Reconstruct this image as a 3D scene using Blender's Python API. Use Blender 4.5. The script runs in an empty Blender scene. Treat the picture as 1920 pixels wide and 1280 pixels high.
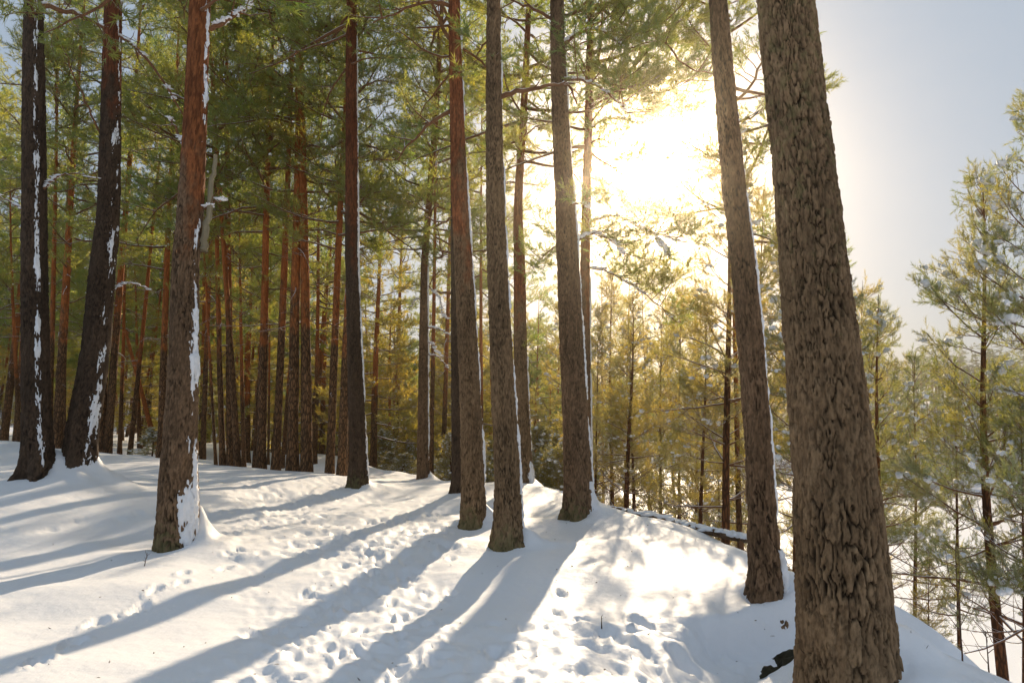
import bpy, math, random, time
import numpy as np
from mathutils import Matrix, Vector, Euler

T0 = time.time()
SC = bpy.context.scene
COL = SC.collection

# ------------------------------------------------------------------ camera
F = 1280.0                      # focal length in pixels of a 1920 px wide picture (24 mm)
PITCH = math.atan(150.0 / F)
EYE = np.array([0.0, 0.0, 1.6])
cam_d = bpy.data.cameras.new("camera")
cam_d.sensor_width = 36.0
cam_d.lens = 24.0
cam_d.clip_start = 0.05
cam_d.clip_end = 3000.0
cam = bpy.data.objects.new("camera", cam_d)
COL.objects.link(cam)
cam.location = EYE
cam.rotation_euler = (math.pi / 2 + PITCH, 0, 0)
SC.camera = cam

CP, SP = math.cos(PITCH), math.sin(PITCH)


def ray(px, py):
    u, v = px - 960.0, 640.0 - py
    return np.array([u, F * CP - v * SP, F * SP + v * CP])


def at(px, py, D):
    """World point on the pixel's ray at world distance y = D in front of the camera."""
    d = ray(px, py)
    return EYE + d * (D / d[1])


# ------------------------------------------------------------------ sun, sky, exposure
sd = ray(1215, 300)
sd = sd / np.linalg.norm(sd)
SUN_EL = math.asin(sd[2])
SUN_AZ = math.atan2(sd[0], sd[1])          # clockwise from +Y
sun_l = bpy.data.lights.new("sun", 'SUN')
sun_l.energy = 4.9
sun_l.angle = math.radians(0.53)
sun_l.color = (1.0, 0.80, 0.56)
sun = bpy.data.objects.new("sun", sun_l)
COL.objects.link(sun)
sun.rotation_euler = Vector(sd).to_track_quat('Z', 'Y').to_euler()

world = bpy.data.worlds.new("World")
SC.world = world
world.use_nodes = True
wn = world.node_tree
wn.nodes.clear()
w_out = wn.nodes.new('ShaderNodeOutputWorld')
w_bg = wn.nodes.new('ShaderNodeBackground')
sky = wn.nodes.new('ShaderNodeTexSky')
sky.sky_type = 'NISHITA'
sky.sun_disc = False
sky.sun_elevation = SUN_EL
sky.sun_rotation = SUN_AZ
sky.altitude = 100
sky.air_density = 1.0
sky.dust_density = 0.6
sky.ozone_density = 1.0
w_bg.inputs['Strength'].default_value = 0.085
w_hsv = wn.nodes.new('ShaderNodeHueSaturation')      # thin winter veil: a paler, less blue sky
w_hsv.inputs['Saturation'].default_value = 0.62
wn.links.new(sky.outputs[0], w_hsv.inputs['Color'])
w_mix = wn.nodes.new('ShaderNodeMix')                  # and a thin even veil of high cloud over all of it
w_mix.data_type = 'RGBA'
w_mix.inputs[0].default_value = 0.88
w_mix.inputs[7].default_value = (2.6, 3.22, 4.05, 1)
wn.links.new(w_hsv.outputs[0], w_mix.inputs[6])
wn.links.new(w_mix.outputs[2], w_bg.inputs['Color'])
wn.links.new(w_bg.outputs[0], w_out.inputs['Surface'])

SC.view_settings.view_transform = 'Standard'
SC.view_settings.look = 'None'
SC.view_settings.gamma = 1.0
SC.view_settings.use_curve_mapping = False
SC.view_settings.exposure = 0.82
SC.render.engine = 'CYCLES'
SC.cycles.use_denoising = True
SC.cycles.max_bounces = 7
SC.cycles.diffuse_bounces = 4
SC.cycles.transmission_bounces = 4
SC.cycles.volume_bounces = 0
SC.cycles.use_adaptive_sampling = True
SC.cycles.adaptive_threshold = 0.02

# ------------------------------------------------------------------ numbers: hashing and noise
def h01(ix, iy, seed=0):
    ix = np.asarray(ix).astype(np.int64)
    iy = np.asarray(iy).astype(np.int64)
    h = (ix * 374761393 + iy * 668265263 + seed * 1274126177) & 0xFFFFFFFF
    h = ((h ^ (h >> 13)) * 1103515245) & 0xFFFFFFFF
    h = ((h ^ (h >> 16)) * 2246822519) & 0xFFFFFFFF
    h = h ^ (h >> 15)
    return (h & 0xFFFFFF) / float(0x1000000)


def vn(x, y, seed=0, px=0):
    """2-D value noise in -1..1; px wraps the x lattice (for going round a trunk)."""
    ix, iy = np.floor(x), np.floor(y)
    fx, fy = x - ix, y - iy
    fx = fx * fx * (3 - 2 * fx)
    fy = fy * fy * (3 - 2 * fy)
    ix = ix.astype(np.int64)
    iy = iy.astype(np.int64)
    ix1 = ix + 1
    if px:
        ix, ix1 = ix % px, ix1 % px
    a, b = h01(ix, iy, seed), h01(ix1, iy, seed)
    c, d = h01(ix, iy + 1, seed), h01(ix1, iy + 1, seed)
    return 2 * ((a * (1 - fx) + b * fx) * (1 - fy) + (c * (1 - fx) + d * fx) * fy) - 1


def fbm(x, y, oct=4, seed=0, gain=0.5):
    s, a = 0.0, 1.0
    for k in range(oct):
        s = s + a * vn(x * 2 ** k + 17.3 * k, y * 2 ** k - 9.1 * k, seed + k)
        a *= gain
    return s


def sstep(a, b, x):
    t = np.clip((x - a) / (b - a), 0, 1)
    return t * t * (3 - 2 * t)


# ------------------------------------------------------------------ mesh plumbing
def mesh_np(name, V, Fc, mat=None, smooth=True, attrs=None):
    """Mesh from arrays: Fc is (n,3) or (n,4)."""
    V = np.ascontiguousarray(V, dtype=np.float32)
    Fc = np.ascontiguousarray(Fc, dtype=np.int32)
    me = bpy.data.meshes.new(name)
    n, k = Fc.shape
    me.vertices.add(len(V))
    me.vertices.foreach_set('co', V.ravel())
    me.loops.add(n * k)
    me.loops.foreach_set('vertex_index', Fc.ravel())
    me.polygons.add(n)
    me.polygons.foreach_set('loop_start', np.arange(0, n * k, k, dtype=np.int32))
    me.polygons.foreach_set('use_smooth', np.full(n, smooth, dtype=bool))
    for a, val in (attrs or {}).items():
        at_ = me.attributes.new(a, 'FLOAT', 'POINT')
        at_.data.foreach_set('value', np.ascontiguousarray(val, dtype=np.float32))
    me.update(calc_edges=True)
    if mat:
        me.materials.append(mat)
    return me


class Geo:
    """Collects pieces of one face size with optional float attributes."""
    def __init__(self):
        self.V, self.F, self.A, self.n = [], [], {}, 0

    def add(self, V, Fc, **attrs):
        if len(V) == 0:
            return
        self.V.append(np.asarray(V, float))
        self.F.append(np.asarray(Fc) + self.n)
        for k, v in attrs.items():
            self.A.setdefault(k, []).append(np.broadcast_to(np.asarray(v, float), (len(V),)))
        self.n += len(V)

    def mesh(self, name, mat, smooth=True):
        if not self.n:
            return None
        A = {k: np.concatenate(v) for k, v in self.A.items()}
        return mesh_np(name, np.concatenate(self.V), np.concatenate(self.F), mat, smooth, A)


def link(name, data, parent=None, loc=None):
    o = bpy.data.objects.new(name, data)
    COL.objects.link(o)
    if parent is not None:
        o.parent = parent
    if loc is not None:
        o.location = loc
    return o


def tag(o, label=None, cat=None, group=None, kind=None):
    if label: o['label'] = label
    if cat: o['category'] = cat
    if group: o['group'] = group
    if kind: o['kind'] = kind
    return o


def frame_of(d):
    d = d / (np.linalg.norm(d) + 1e-9)
    up = np.array([0, 0, 1.0]) if abs(d[2]) < 0.9 else np.array([1.0, 0, 0])
    a = np.cross(up, d)
    a /= np.linalg.norm(a)
    return d, a, np.cross(d, a)


def tube(path, rad, sides=6):
    path = np.asarray(path, float)
    rad = np.asarray(rad, float)
    n = len(path)
    T = np.gradient(path, axis=0)
    T /= np.linalg.norm(T, axis=1, keepdims=True) + 1e-9
    mean = path[-1] - path[0]
    _, a0, _ = frame_of(mean)
    A = a0 - T * (T @ a0)[:, None]
    A /= np.linalg.norm(A, axis=1, keepdims=True) + 1e-9
    B = np.cross(T, A)
    th = np.linspace(0, 2 * math.pi, sides, endpoint=False)
    V = path[:, None] + rad[:, None, None] * (np.cos(th)[None, :, None] * A[:, None] + np.sin(th)[None, :, None] * B[:, None])
    i = np.arange(n - 1)[:, None] * sides
    j = np.arange(sides)[None]
    j1 = (j + 1) % sides
    Fq = np.stack([i + j, i + j1, i + sides + j1, i + sides + j], -1).reshape(-1, 4)
    return V.reshape(-1, 3), Fq


def grid_faces(nr, nc, wrap=False):
    i = np.arange(nr - 1)[:, None] * nc
    j = np.arange(nc if wrap else nc - 1)[None]
    j1 = (j + 1) % nc
    return np.stack([i + j, i + j1, i + nc + j1, i + nc + j], -1).reshape(-1, 4)


def ico(sub=0):
    t = (1 + 5 ** .5) / 2
    V = [(-1, t, 0), (1, t, 0), (-1, -t, 0), (1, -t, 0), (0, -1, t), (0, 1, t), (0, -1, -t), (0, 1, -t), (t, 0, -1), (t, 0, 1), (-t, 0, -1), (-t, 0, 1)]
    Fc = [(0, 11, 5), (0, 5, 1), (0, 1, 7), (0, 7, 10), (0, 10, 11), (1, 5, 9), (5, 11, 4), (11, 10, 2), (10, 7, 6), (7, 1, 8), (3, 9, 4), (3, 4, 2), (3, 2, 6), (3, 6, 8), (3, 8, 9), (4, 9, 5), (2, 4, 11), (6, 2, 10), (8, 6, 7), (9, 8, 1)]
    V = [np.array(v, float) / np.linalg.norm(v) for v in V]
    for _ in range(sub):
        mid, nf = {}, []
        def m(a, b):
            k = (min(a, b), max(a, b))
            if k not in mid:
                p = V[a] + V[b]
                V.append(p / np.linalg.norm(p))
                mid[k] = len(V) - 1
            return mid[k]
        for a, b, c in Fc:
            x, y, z = m(a, b), m(b, c), m(c, a)
            nf += [(a, x, z), (b, y, x), (c, z, y), (x, y, z)]
        Fc = nf
    return np.array(V), np.array(Fc)


ICO = [ico(0), ico(1), ico(2)]


def lumps(geo, C, S, rng, sub=0):
    """Soft flattened snow lumps at centres C with sizes S (n,3)."""
    V0, F0 = ICO[sub]
    n = len(C)
    if n == 0:
        return
    C, S = np.asarray(C, float), np.asarray(S, float)
    jit = 1 + 0.34 * (rng.random((n, len(V0))) - 0.5) * 2
    a = rng.random(n) * 6.283
    V = V0[None] * jit[..., None] * S[:, None, :]
    x = V[..., 0] * np.cos(a)[:, None] - V[..., 1] * np.sin(a)[:, None]
    y = V[..., 0] * np.sin(a)[:, None] + V[..., 1] * np.cos(a)[:, None]
    V = np.stack([x, y, V[..., 2]], -1) + C[:, None]
    Fc = F0[None] + (np.arange(n) * len(V0))[:, None, None]
    geo.add(V.reshape(-1, 3), Fc.reshape(-1, 3))


# ------------------------------------------------------------------ materials
def new_mat(name):
    m = bpy.data.materials.new(name)
    m.use_nodes = True
    nt = m.node_tree
    nt.nodes.clear()
    out = nt.nodes.new('ShaderNodeOutputMaterial')
    return m, nt, out


def N(nt, typ, **kw):
    n = nt.nodes.new(typ)
    for k, v in kw.items():
        setattr(n, k, v)
    return n


def attr(nt, name):
    return N(nt, 'ShaderNodeAttribute', attribute_name=name).outputs['Fac']


def mixc(nt, fac, a, b):
    n = N(nt, 'ShaderNodeMix', data_type='RGBA')
    for sock, v in ((n.inputs[0], fac), (n.inputs[6], a), (n.inputs[7], b)):
        if isinstance(v, (int, float)):
            sock.default_value = v
        elif isinstance(v, tuple):
            sock.default_value = (*v, 1.0)
        else:
            nt.links.new(v, sock)
    return n.outputs[2]


def mrange(nt, v, a, b, c=0.0, d=1.0, smooth=True):
    n = N(nt, 'ShaderNodeMapRange')
    n.interpolation_type = 'SMOOTHSTEP' if smooth else 'LINEAR'
    nt.links.new(v, n.inputs[0])
    for k, x in zip((1, 2, 3, 4), (a, b, c, d)):
        n.inputs[k].default_value = x
    return n.outputs[0]


def noise(nt, scale, detail=3.0, vec=None, stretch=None, rough=0.55):
    tc = N(nt, 'ShaderNodeTexCoord').outputs['Object'] if vec is None else vec
    if stretch:
        mp = N(nt, 'ShaderNodeMapping')
        mp.inputs['Scale'].default_value = stretch
        nt.links.new(tc, mp.inputs[0])
        tc = mp.outputs[0]
    n = N(nt, 'ShaderNodeTexNoise')
    n.inputs['Scale'].default_value = scale
    n.inputs['Detail'].default_value = detail
    n.inputs['Roughness'].default_value = rough
    nt.links.new(tc, n.inputs['Vector'])
    return n.outputs['Fac']


def math_n(nt, op, a, b=None):
    n = N(nt, 'ShaderNodeMath', operation=op)
    for s, v in ((n.inputs[0], a), (n.inputs[1], b)):
        if v is None: continue
        if isinstance(v, (int, float)): s.default_value = v
        else: nt.links.new(v, s)
    return n.outputs[0]


def principled(nt, out, color, rough=0.85, spec=0.25, bump=None, bstr=0.4, bdist=0.01):
    b = N(nt, 'ShaderNodeBsdfPrincipled')
    if isinstance(color, tuple):
        b.inputs['Base Color'].default_value = (*color, 1)
    else:
        nt.links.new(color, b.inputs['Base Color'])
    b.inputs['Roughness'].default_value = rough
    b.inputs['Specular IOR Level'].default_value = spec
    if bump is not None:
        bn = N(nt, 'ShaderNodeBump')
        bn.inputs['Strength'].default_value = bstr
        bn.inputs['Distance'].default_value = bdist
        nt.links.new(bump, bn.inputs['Height'])
        nt.links.new(bn.outputs[0], b.inputs['Normal'])
    if out is not None:
        nt.links.new(b.outputs[0], out.inputs['Surface'])
    return b


def snow_top(nt, lo, hi, nscale=14.0, amount=0.25):
    """Factor: how much snow lies on what faces up, broken up by noise."""
    g = N(nt, 'ShaderNodeNewGeometry')
    sep = N(nt, 'ShaderNodeSeparateXYZ')
    nt.links.new(g.outputs['Normal'], sep.inputs[0])
    nz = noise(nt, nscale, 2.0)
    s = math_n(nt, 'ADD', sep.outputs['Z'], math_n(nt, 'MULTIPLY', math_n(nt, 'SUBTRACT', nz, 0.5), amount * 4))
    return mrange(nt, s, lo, hi)


SNOW_C = (0.86, 0.87, 0.90)

# snow on the ground: fine crystals and soft wind relief over the modelled surface
M_snow, nt, out = new_mat("snow_ground")
b1 = noise(nt, 9.0, 5.0)
b2 = noise(nt, 120.0, 2.0)
hh = math_n(nt, 'ADD', math_n(nt, 'MULTIPLY', b1, 1.0), math_n(nt, 'MULTIPLY', b2, 0.12))
principled(nt, out, SNOW_C, 0.55, 0.2, hh, 0.35, 0.03)

M_snowload, nt, out = new_mat("snow_load")
principled(nt, out, SNOW_C, 0.6, 0.2, noise(nt, 40.0, 3.0), 0.3, 0.01)
_p = nt.nodes['Principled BSDF']
_p.inputs['Subsurface Weight'].default_value = 0.0


def bark_mat(name, hero, low_a, low_b, furrow, up_a, up_b, lichen):
    m, nt, out = new_mat(name)
    up = attr(nt, 'up')
    nz_big = noise(nt, 2.2, 4.0)
    nz_fine = noise(nt, 45.0, 4.0, stretch=(1, 1, .35))
    if hero:
        plate, cr = attr(nt, 'plate'), attr(nt, 'cellr')
    else:
        vo = N(nt, 'ShaderNodeTexVoronoi', feature='DISTANCE_TO_EDGE')
        mp = N(nt, 'ShaderNodeMapping')
        mp.inputs['Scale'].default_value = (1, 1, 0.3)
        nt.links.new(N(nt, 'ShaderNodeTexCoord').outputs['Object'], mp.inputs[0])
        nt.links.new(mp.outputs[0], vo.inputs['Vector'])
        vo.inputs['Scale'].default_value = 17.0
        plate = mrange(nt, vo.outputs['Distance'], 0.0, 0.28)
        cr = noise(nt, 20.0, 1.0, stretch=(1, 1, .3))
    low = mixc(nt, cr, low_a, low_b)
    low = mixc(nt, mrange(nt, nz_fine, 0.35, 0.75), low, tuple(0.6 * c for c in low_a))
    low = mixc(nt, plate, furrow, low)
    upc = mixc(nt, mrange(nt, nz_fine, 0.3, 0.7), up_a, up_b)
    upc = mixc(nt, mrange(nt, cr, 0.25, 0.85), upc, tuple(0.55 * c for c in up_b))
    upc = mixc(nt, mrange(nt, plate, 0.0, 0.5, 0.55, 1.0), tuple(0.35 * c for c in up_a), upc)
    nz_mid = noise(nt, 7.0, 4.0, stretch=(1, 1, .55), rough=0.7)
    f = math_n(nt, 'ADD', up, math_n(nt, 'MULTIPLY', math_n(nt, 'SUBTRACT', math_n(nt, 'ADD', math_n(nt, 'MULTIPLY', nz_big, 0.6), math_n(nt, 'MULTIPLY', nz_mid, 0.4)), 0.5), 1.9))
    col = mixc(nt, mrange(nt, f, 0.3, 0.75), low, upc)
    streak = mrange(nt, noise(nt, 1.6, 3.0, stretch=(1, 1, .3)), 0.3, 0.7, 0.62, 1.0)
    sv = N(nt, 'ShaderNodeHueSaturation')
    nt.links.new(col, sv.inputs['Color'])
    nt.links.new(streak, sv.inputs['Value'])
    col = sv.outputs[0]
    if lichen:
        li = attr(nt, 'lichen')
        g = mrange(nt, math_n(nt, 'ADD', li, math_n(nt, 'MULTIPLY', math_n(nt, 'SUBTRACT', noise(nt, 16.0, 4.0), 0.5), 1.6)), 0.5, 0.9)
        col = mixc(nt, math_n(nt, 'MULTIPLY', g, 0.5), col, (0.15, 0.145, 0.06))
    hgt = math_n(nt, 'ADD', math_n(nt, 'MULTIPLY', plate, 0.0 if hero else 1.0), math_n(nt, 'MULTIPLY', nz_fine, 0.5))
    principled(nt, out, col, 0.9, 0.15, hgt, 0.6, 0.012)
    return m


M_bark_hero = bark_mat("pine_bark_plates", True, (0.17, 0.105, 0.06), (0.33, 0.205, 0.12), (0.014, 0.009, 0.006), (0.36, 0.135, 0.05), (0.22, 0.075, 0.03), True)
M_bark_pale = bark_mat("pale_pine_bark_plates", True, (0.21, 0.132, 0.072), (0.38, 0.25, 0.14), (0.015, 0.010, 0.006), (0.42, 0.15, 0.06), (0.26, 0.085, 0.036), True)
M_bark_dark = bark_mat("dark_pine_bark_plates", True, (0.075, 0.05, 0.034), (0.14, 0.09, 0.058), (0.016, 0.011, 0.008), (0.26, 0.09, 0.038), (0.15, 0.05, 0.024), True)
M_bark = bark_mat("pine_bark", False, (0.27, 0.14, 0.068), (0.42, 0.225, 0.105), (0.055, 0.032, 0.018), (0.66, 0.23, 0.065), (0.45, 0.13, 0.04), False)
M_bark_young = bark_mat("young_pine_bark", False, (0.24, 0.10, 0.045), (0.33, 0.14, 0.06), (0.07, 0.035, 0.02), (0.36, 0.16, 0.065), (0.24, 0.11, 0.05), False)

# branch wood, with snow lying on the upper side
M_wood, nt, out = new_mat("branch_wood")
wc = mixc(nt, noise(nt, 6.0, 3.0), (0.09, 0.05, 0.03), (0.28, 0.13, 0.06))
s_ = snow_top(nt, 0.45, 0.75, 9.0, 0.22)
principled(nt, out, mixc(nt, s_, wc, SNOW_C), 0.85, 0.15, noise(nt, 60.0, 2.0), 0.4, 0.004)

M_deadwood, nt, out = new_mat("dead_wood")
wc = mixc(nt, noise(nt, 14.0, 4.0, stretch=(1, 1, .15)), (0.16, 0.13, 0.085), (0.34, 0.29, 0.19))
principled(nt, out, wc, 0.85, 0.15, noise(nt, 30.0, 4.0, stretch=(1, 1, .1)), 0.6, 0.01)


def needle_mat(name, ca, cb, ta, tb, frost, through=0.62):
    m, nt, out = new_mat(name)
    r = attr(nt, 'tint')
    fr = math_n(nt, 'MULTIPLY', attr(nt, 'frost'), frost)
    base = mixc(nt, fr, mixc(nt, r, ca, cb), SNOW_C)
    tr = mixc(nt, fr, mixc(nt, r, ta, tb), (0.55, 0.55, 0.5))
    d = N(nt, 'ShaderNodeBsdfDiffuse')
    nt.links.new(base, d.inputs[0])
    t = N(nt, 'ShaderNodeBsdfTranslucent')
    nt.links.new(tr, t.inputs[0])
    g = N(nt, 'ShaderNodeBsdfGlossy')
    g.inputs['Roughness'].default_value = 0.45
    g.inputs['Color'].default_value = (0.8, 0.8, 0.75, 1)
    m1 = N(nt, 'ShaderNodeMixShader')
    m1.inputs[0].default_value = through
    nt.links.new(d.outputs[0], m1.inputs[1])
    nt.links.new(t.outputs[0], m1.inputs[2])
    m2 = N(nt, 'ShaderNodeMixShader')
    m2.inputs[0].default_value = 0.06
    nt.links.new(m1.outputs[0], m2.inputs[1])
    nt.links.new(g.outputs[0], m2.inputs[2])
    nt.links.new(m2.outputs[0], out.inputs['Surface'])
    return m


M_needle = needle_mat("pine_needles", (0.04, 0.09, 0.026), (0.10, 0.12, 0.03), (0.26, 0.42, 0.06), (0.64, 0.54, 0.06), 0.35)
M_needle_backlit = needle_mat("backlit_gold_needles", (0.055, 0.095, 0.026), (0.15, 0.13, 0.026), (0.44, 0.42, 0.05), (0.86, 0.58, 0.05), 0.45)  # yellowed needles: golden backlight put into the colour, for thicket and young pines
M_needle_s = needle_mat("snowy_pine_needles", (0.035, 0.085, 0.035), (0.08, 0.11, 0.04), (0.27, 0.36, 0.06), (0.64, 0.50, 0.06), 0.45, 0.52)
M_twig, nt, out = new_mat("twig")
principled(nt, out, (0.10, 0.06, 0.04), 0.8, 0.2)
M_soil, nt, out = new_mat("dark_mossy_stone")
principled(nt, out, mixc(nt, noise(nt, 7.0, 5.0), (0.018, 0.015, 0.011), (0.06, 0.055, 0.03)), 0.9, 0.2, noise(nt, 18.0, 5.0), 0.9, 0.05)

# ------------------------------------------------------------------ the trees that the photograph shows, by pixel
# hero trunks: base px, distance, base width px, points up the trunk (px, py, width px), style
HERO = [
    dict(key='R1', b=(1592, 1306), D=4.5, w=162, flare=0.3, pts=[(1566, 920, 139), (1530, 560, 119), (1505, 300, 110), (1472, 0, 103)], H=20, up0=9, cell=.062,
         label="thickest pine trunk of all, with deep furrowed bark, standing close by the snowy drop"),
    dict(key='R2', b=(1440, 1124), D=6.1, w=60, flare=1.3, pts=[(1429, 975, 49), (1418, 785, 45), (1399, 560, 44), (1371, 300, 40), (1346, 0, 33)], H=19, up0=8, cell=.055,
         label="leaning grey-brown pine rooted on the lip of the small snow bank"),
    dict(key='R3', b=(1087, 974), D=10.7, w=55, flare=1.7, pts=[(1083, 886, 49), (1075, 715, 43), (1065, 500, 39), (1059, 375, 34), (1049, 187, 29), (1044, 0, 26)], H=19, up0=9, cell=.06,
         label="dark pine with splayed snowy foot beside the fallen log on the crest"),
    dict(key='R4', b=(953, 1026), D=8.5, w=52, flare=1.2, pts=[(951, 886, 44), (942, 715, 40), (933, 500, 35), (929, 375, 33), (926, 187, 29), (926, 0, 26)], H=18, up0=6.5, cell=.05,
         label="straight greyish pine whose flared greenish foot stands out in front in the middle"),
    dict(key='R5', b=(887, 985), D=10.2, w=43, flare=0.8, pts=[(886, 886, 38), (880, 715, 35), (869, 500, 32), (862, 375, 31), (856, 187, 27), (851.5, 0, 22)], H=18, up0=3.2, cell=.05,
         label="red-barked straight pine overlapping a darker trunk right behind it"),
    dict(key='R8', b=(671, 914), D=15.6, w=33, flare=1.0, pts=[(671, 850, 30), (665.5, 675, 27), (660, 500, 24.5), (659.5, 400, 24), (659, 200, 21), (659, 0, 19)], H=18, up0=4.2, cell=.055,
         label="dark straight pine with mossy foot alone on the snow before the back row"),
    dict(key='R9', b=(333, 1030), D=8.6, w=74, pts=[(335, 900, 66), (343, 715, 53), (348, 500, 47), (357, 400, 45), (367, 200, 40), (375, 0, 37)], H=15, up0=3.0, cell=.07, flare=0.4,
         label="gnarled pine with peeling orange upper bark, snow patches and a broken dead snag"),
    dict(key='R10', b=(70, 893), D=11.0, w=52, flare=1.8, pts=[(70, 830, 48), (67.5, 715, 44), (65, 500, 41), (64, 200, 36), (63, 0, 32)], H=19, up0=6.5, cell=.06,
         label="dark upright pine with a line of snow patches, first trunk from the photo's edge"),
    dict(key='R11', b=(143, 893), D=11.4, w=58, flare=1.6, pts=[(147, 870, 54), (156, 800, 51), (170, 715, 48), (181, 640, 44), (193, 500, 41), (203, 400, 37), (208, 200, 34), (213, 0, 31)], H=19, up0=5.0, cell=.06,
         label="dark broad-footed pine leaning over beside the upright snow-spotted one"),
]
SEC = [  # near-hero trees on the crest with lighter geometry
    dict(key='R6', b=(864, 922), D=14.2, w=33, pts=[(862, 800, 29), (860, 600, 27), (856, 300, 23), (850, 0, 18)], H=18, up0=6, cell=.06,
         label="darker trunk half hidden just behind the red-barked pine"),
    dict(key='R7', b=(986, 908), D=15.0, w=28, pts=[(985, 886, 26), (977, 715, 24), (974, 500, 21), (972, 375, 16), (983, 187, 13), (992, 0, 9)], H=16, up0=2.0, cell=.05,
         label="slim orange pine rising behind the greyish pine, snow banked at its foot"),
    dict(key='R12', b=(793, 899), D=20.0, w=21, pts=[(793, 850, 20), (794, 675, 17), (796, 500, 13), (803, 400, 12), (818, 200, 10), (828, 20, 8)], H=16, up0=5.0, cell=.06,
         label="pine by the snowy bushes with crooked snow-laden stubs and a bent upper stem"),
    dict(key='R13', b=(1098, 948), D=14.5, w=22, pts=[(1097, 740, 20), (1097, 500, 18), (1103, 250, 15), (1108, 0, 11)], H=17, up0=3, cell=.05,
         label="reddish pine half hidden behind the dark splay-footed pine"),
]
# the back row and the left forest: base px, D, width px, a point higher up, variant, description
MID = [
    (405, 872, 21, 6, 385, 500, 'slender', "slenderest curved orange stem starting off the back row"),
    (418, 873, 21, 11, 412, 640, 'm', "thin grey-brown pine of the back row next to the slenderest stem"),
    (432, 873, 21, 14, 425, 350, 'm', "brown pine in the middle of the tight threesome of trunks"),
    (446, 876, 20, 12, 432, 640, 'm', "pine of the tight threesome with a sunlit edge, nearest its open side"),
    (457, 878, 24, 8, 452, 640, 'm', "thin dark pine in the gap after the tight threesome of trunks"),
    (476, 878, 21, 7, 492, 620, 'slender', "thin vivid orange stem leaning across a straight grey-footed pine"),
    (489, 879, 20, 18, 504, 420, 'm', "grey-footed pine with glowing orange upper trunk crossed by a thin stem"),
    (517, 880, 20, 15, 548, 150, 'm', "tall pine leaning over its neighbour, dark foot, third before the lone mossy pine"),
    (529, 878, 23, 8, 541, 720, 'm', "short leaning greenish trunk peeking between two dark pines"),
    (548, 883, 19, 21, 557, 300, 'm', "dark stout pine of the back row with a snow cuff at its foot"),
    (575, 886, 19, 21, 571, 200, 'm', "stout golden-brown pine of the back row beside the dark stout one"),
    (618, 888, 19, 16, 637, 420, 'm', "reddish pine with one short snowy stub, standing alone in a gap"),
    (641, 890, 18.5, 18, 648, 640, 'm', "brown pine just behind the lone mossy-footed pine"),
    (653, 891, 20, 8, 655, 640, 'm', "thin sunlit stem tucked behind the lone mossy-footed pine"),
    (808, 898, 21.5, 9, 814, 560, 'm', "thin stem close behind the pine with crooked stubs"),
    (36, 828, 30, 8, 20, 420, 'm', "sunlit-edged trunk at the forest edge nearest the photo's left border"),
    (92, 836, 24, 10, 104, 480, 'm', "reddish pine with sunlit edge seen between the two dark near trunks"),
    (106, 838, 24, 17, 132, 470, 'm', "dark slanting pine between the two dark near trunks"),
    (120, 840, 27, 7, 128, 500, 'm', "thin trunk close behind the dark slanting pine"),
    (188, 850, 25, 16, 205, 500, 'm', "pine right behind the broad-footed leaning pine"),
    (201, 852, 25, 15, 228, 480, 'm', "dark slanting pine beyond the broad-footed leaning pine"),
    (224, 852, 30, 8, 232, 560, 'm', "thin upright trunk in the dark left forest before the tilted one"),
    (243, 857, 27, 9, 276, 560, 'm', "thin dark tilted trunk near the small bush in the left forest"),
    (301, 860, 22, 14, 321, 240, 'm', "dark pine just behind the gnarled orange pine"),
    (380, 858, 26, 10, 396, 420, 'm', "pine with snowy bare twigs emerging beside the gnarled orange pine"),
    (700, 880, 27, 14, 708, 420, 'dense', "dense dark green pine with low skirt behind the lone mossy-footed pine"),
    (590, 880, 30, 9, 600, 430, 'm', "slim pine far back in the gap before the reddish stubbed pine"),
    (503, 872, 28, 5, 508, 560, 'm', "thinnest distant stem between the grey-footed and the dark leaning pine"),
    (740, 880, 34, 10, 765, 200, 'm', "distant slim pine over the yellow-green thicket in the middle"),
]

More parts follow.
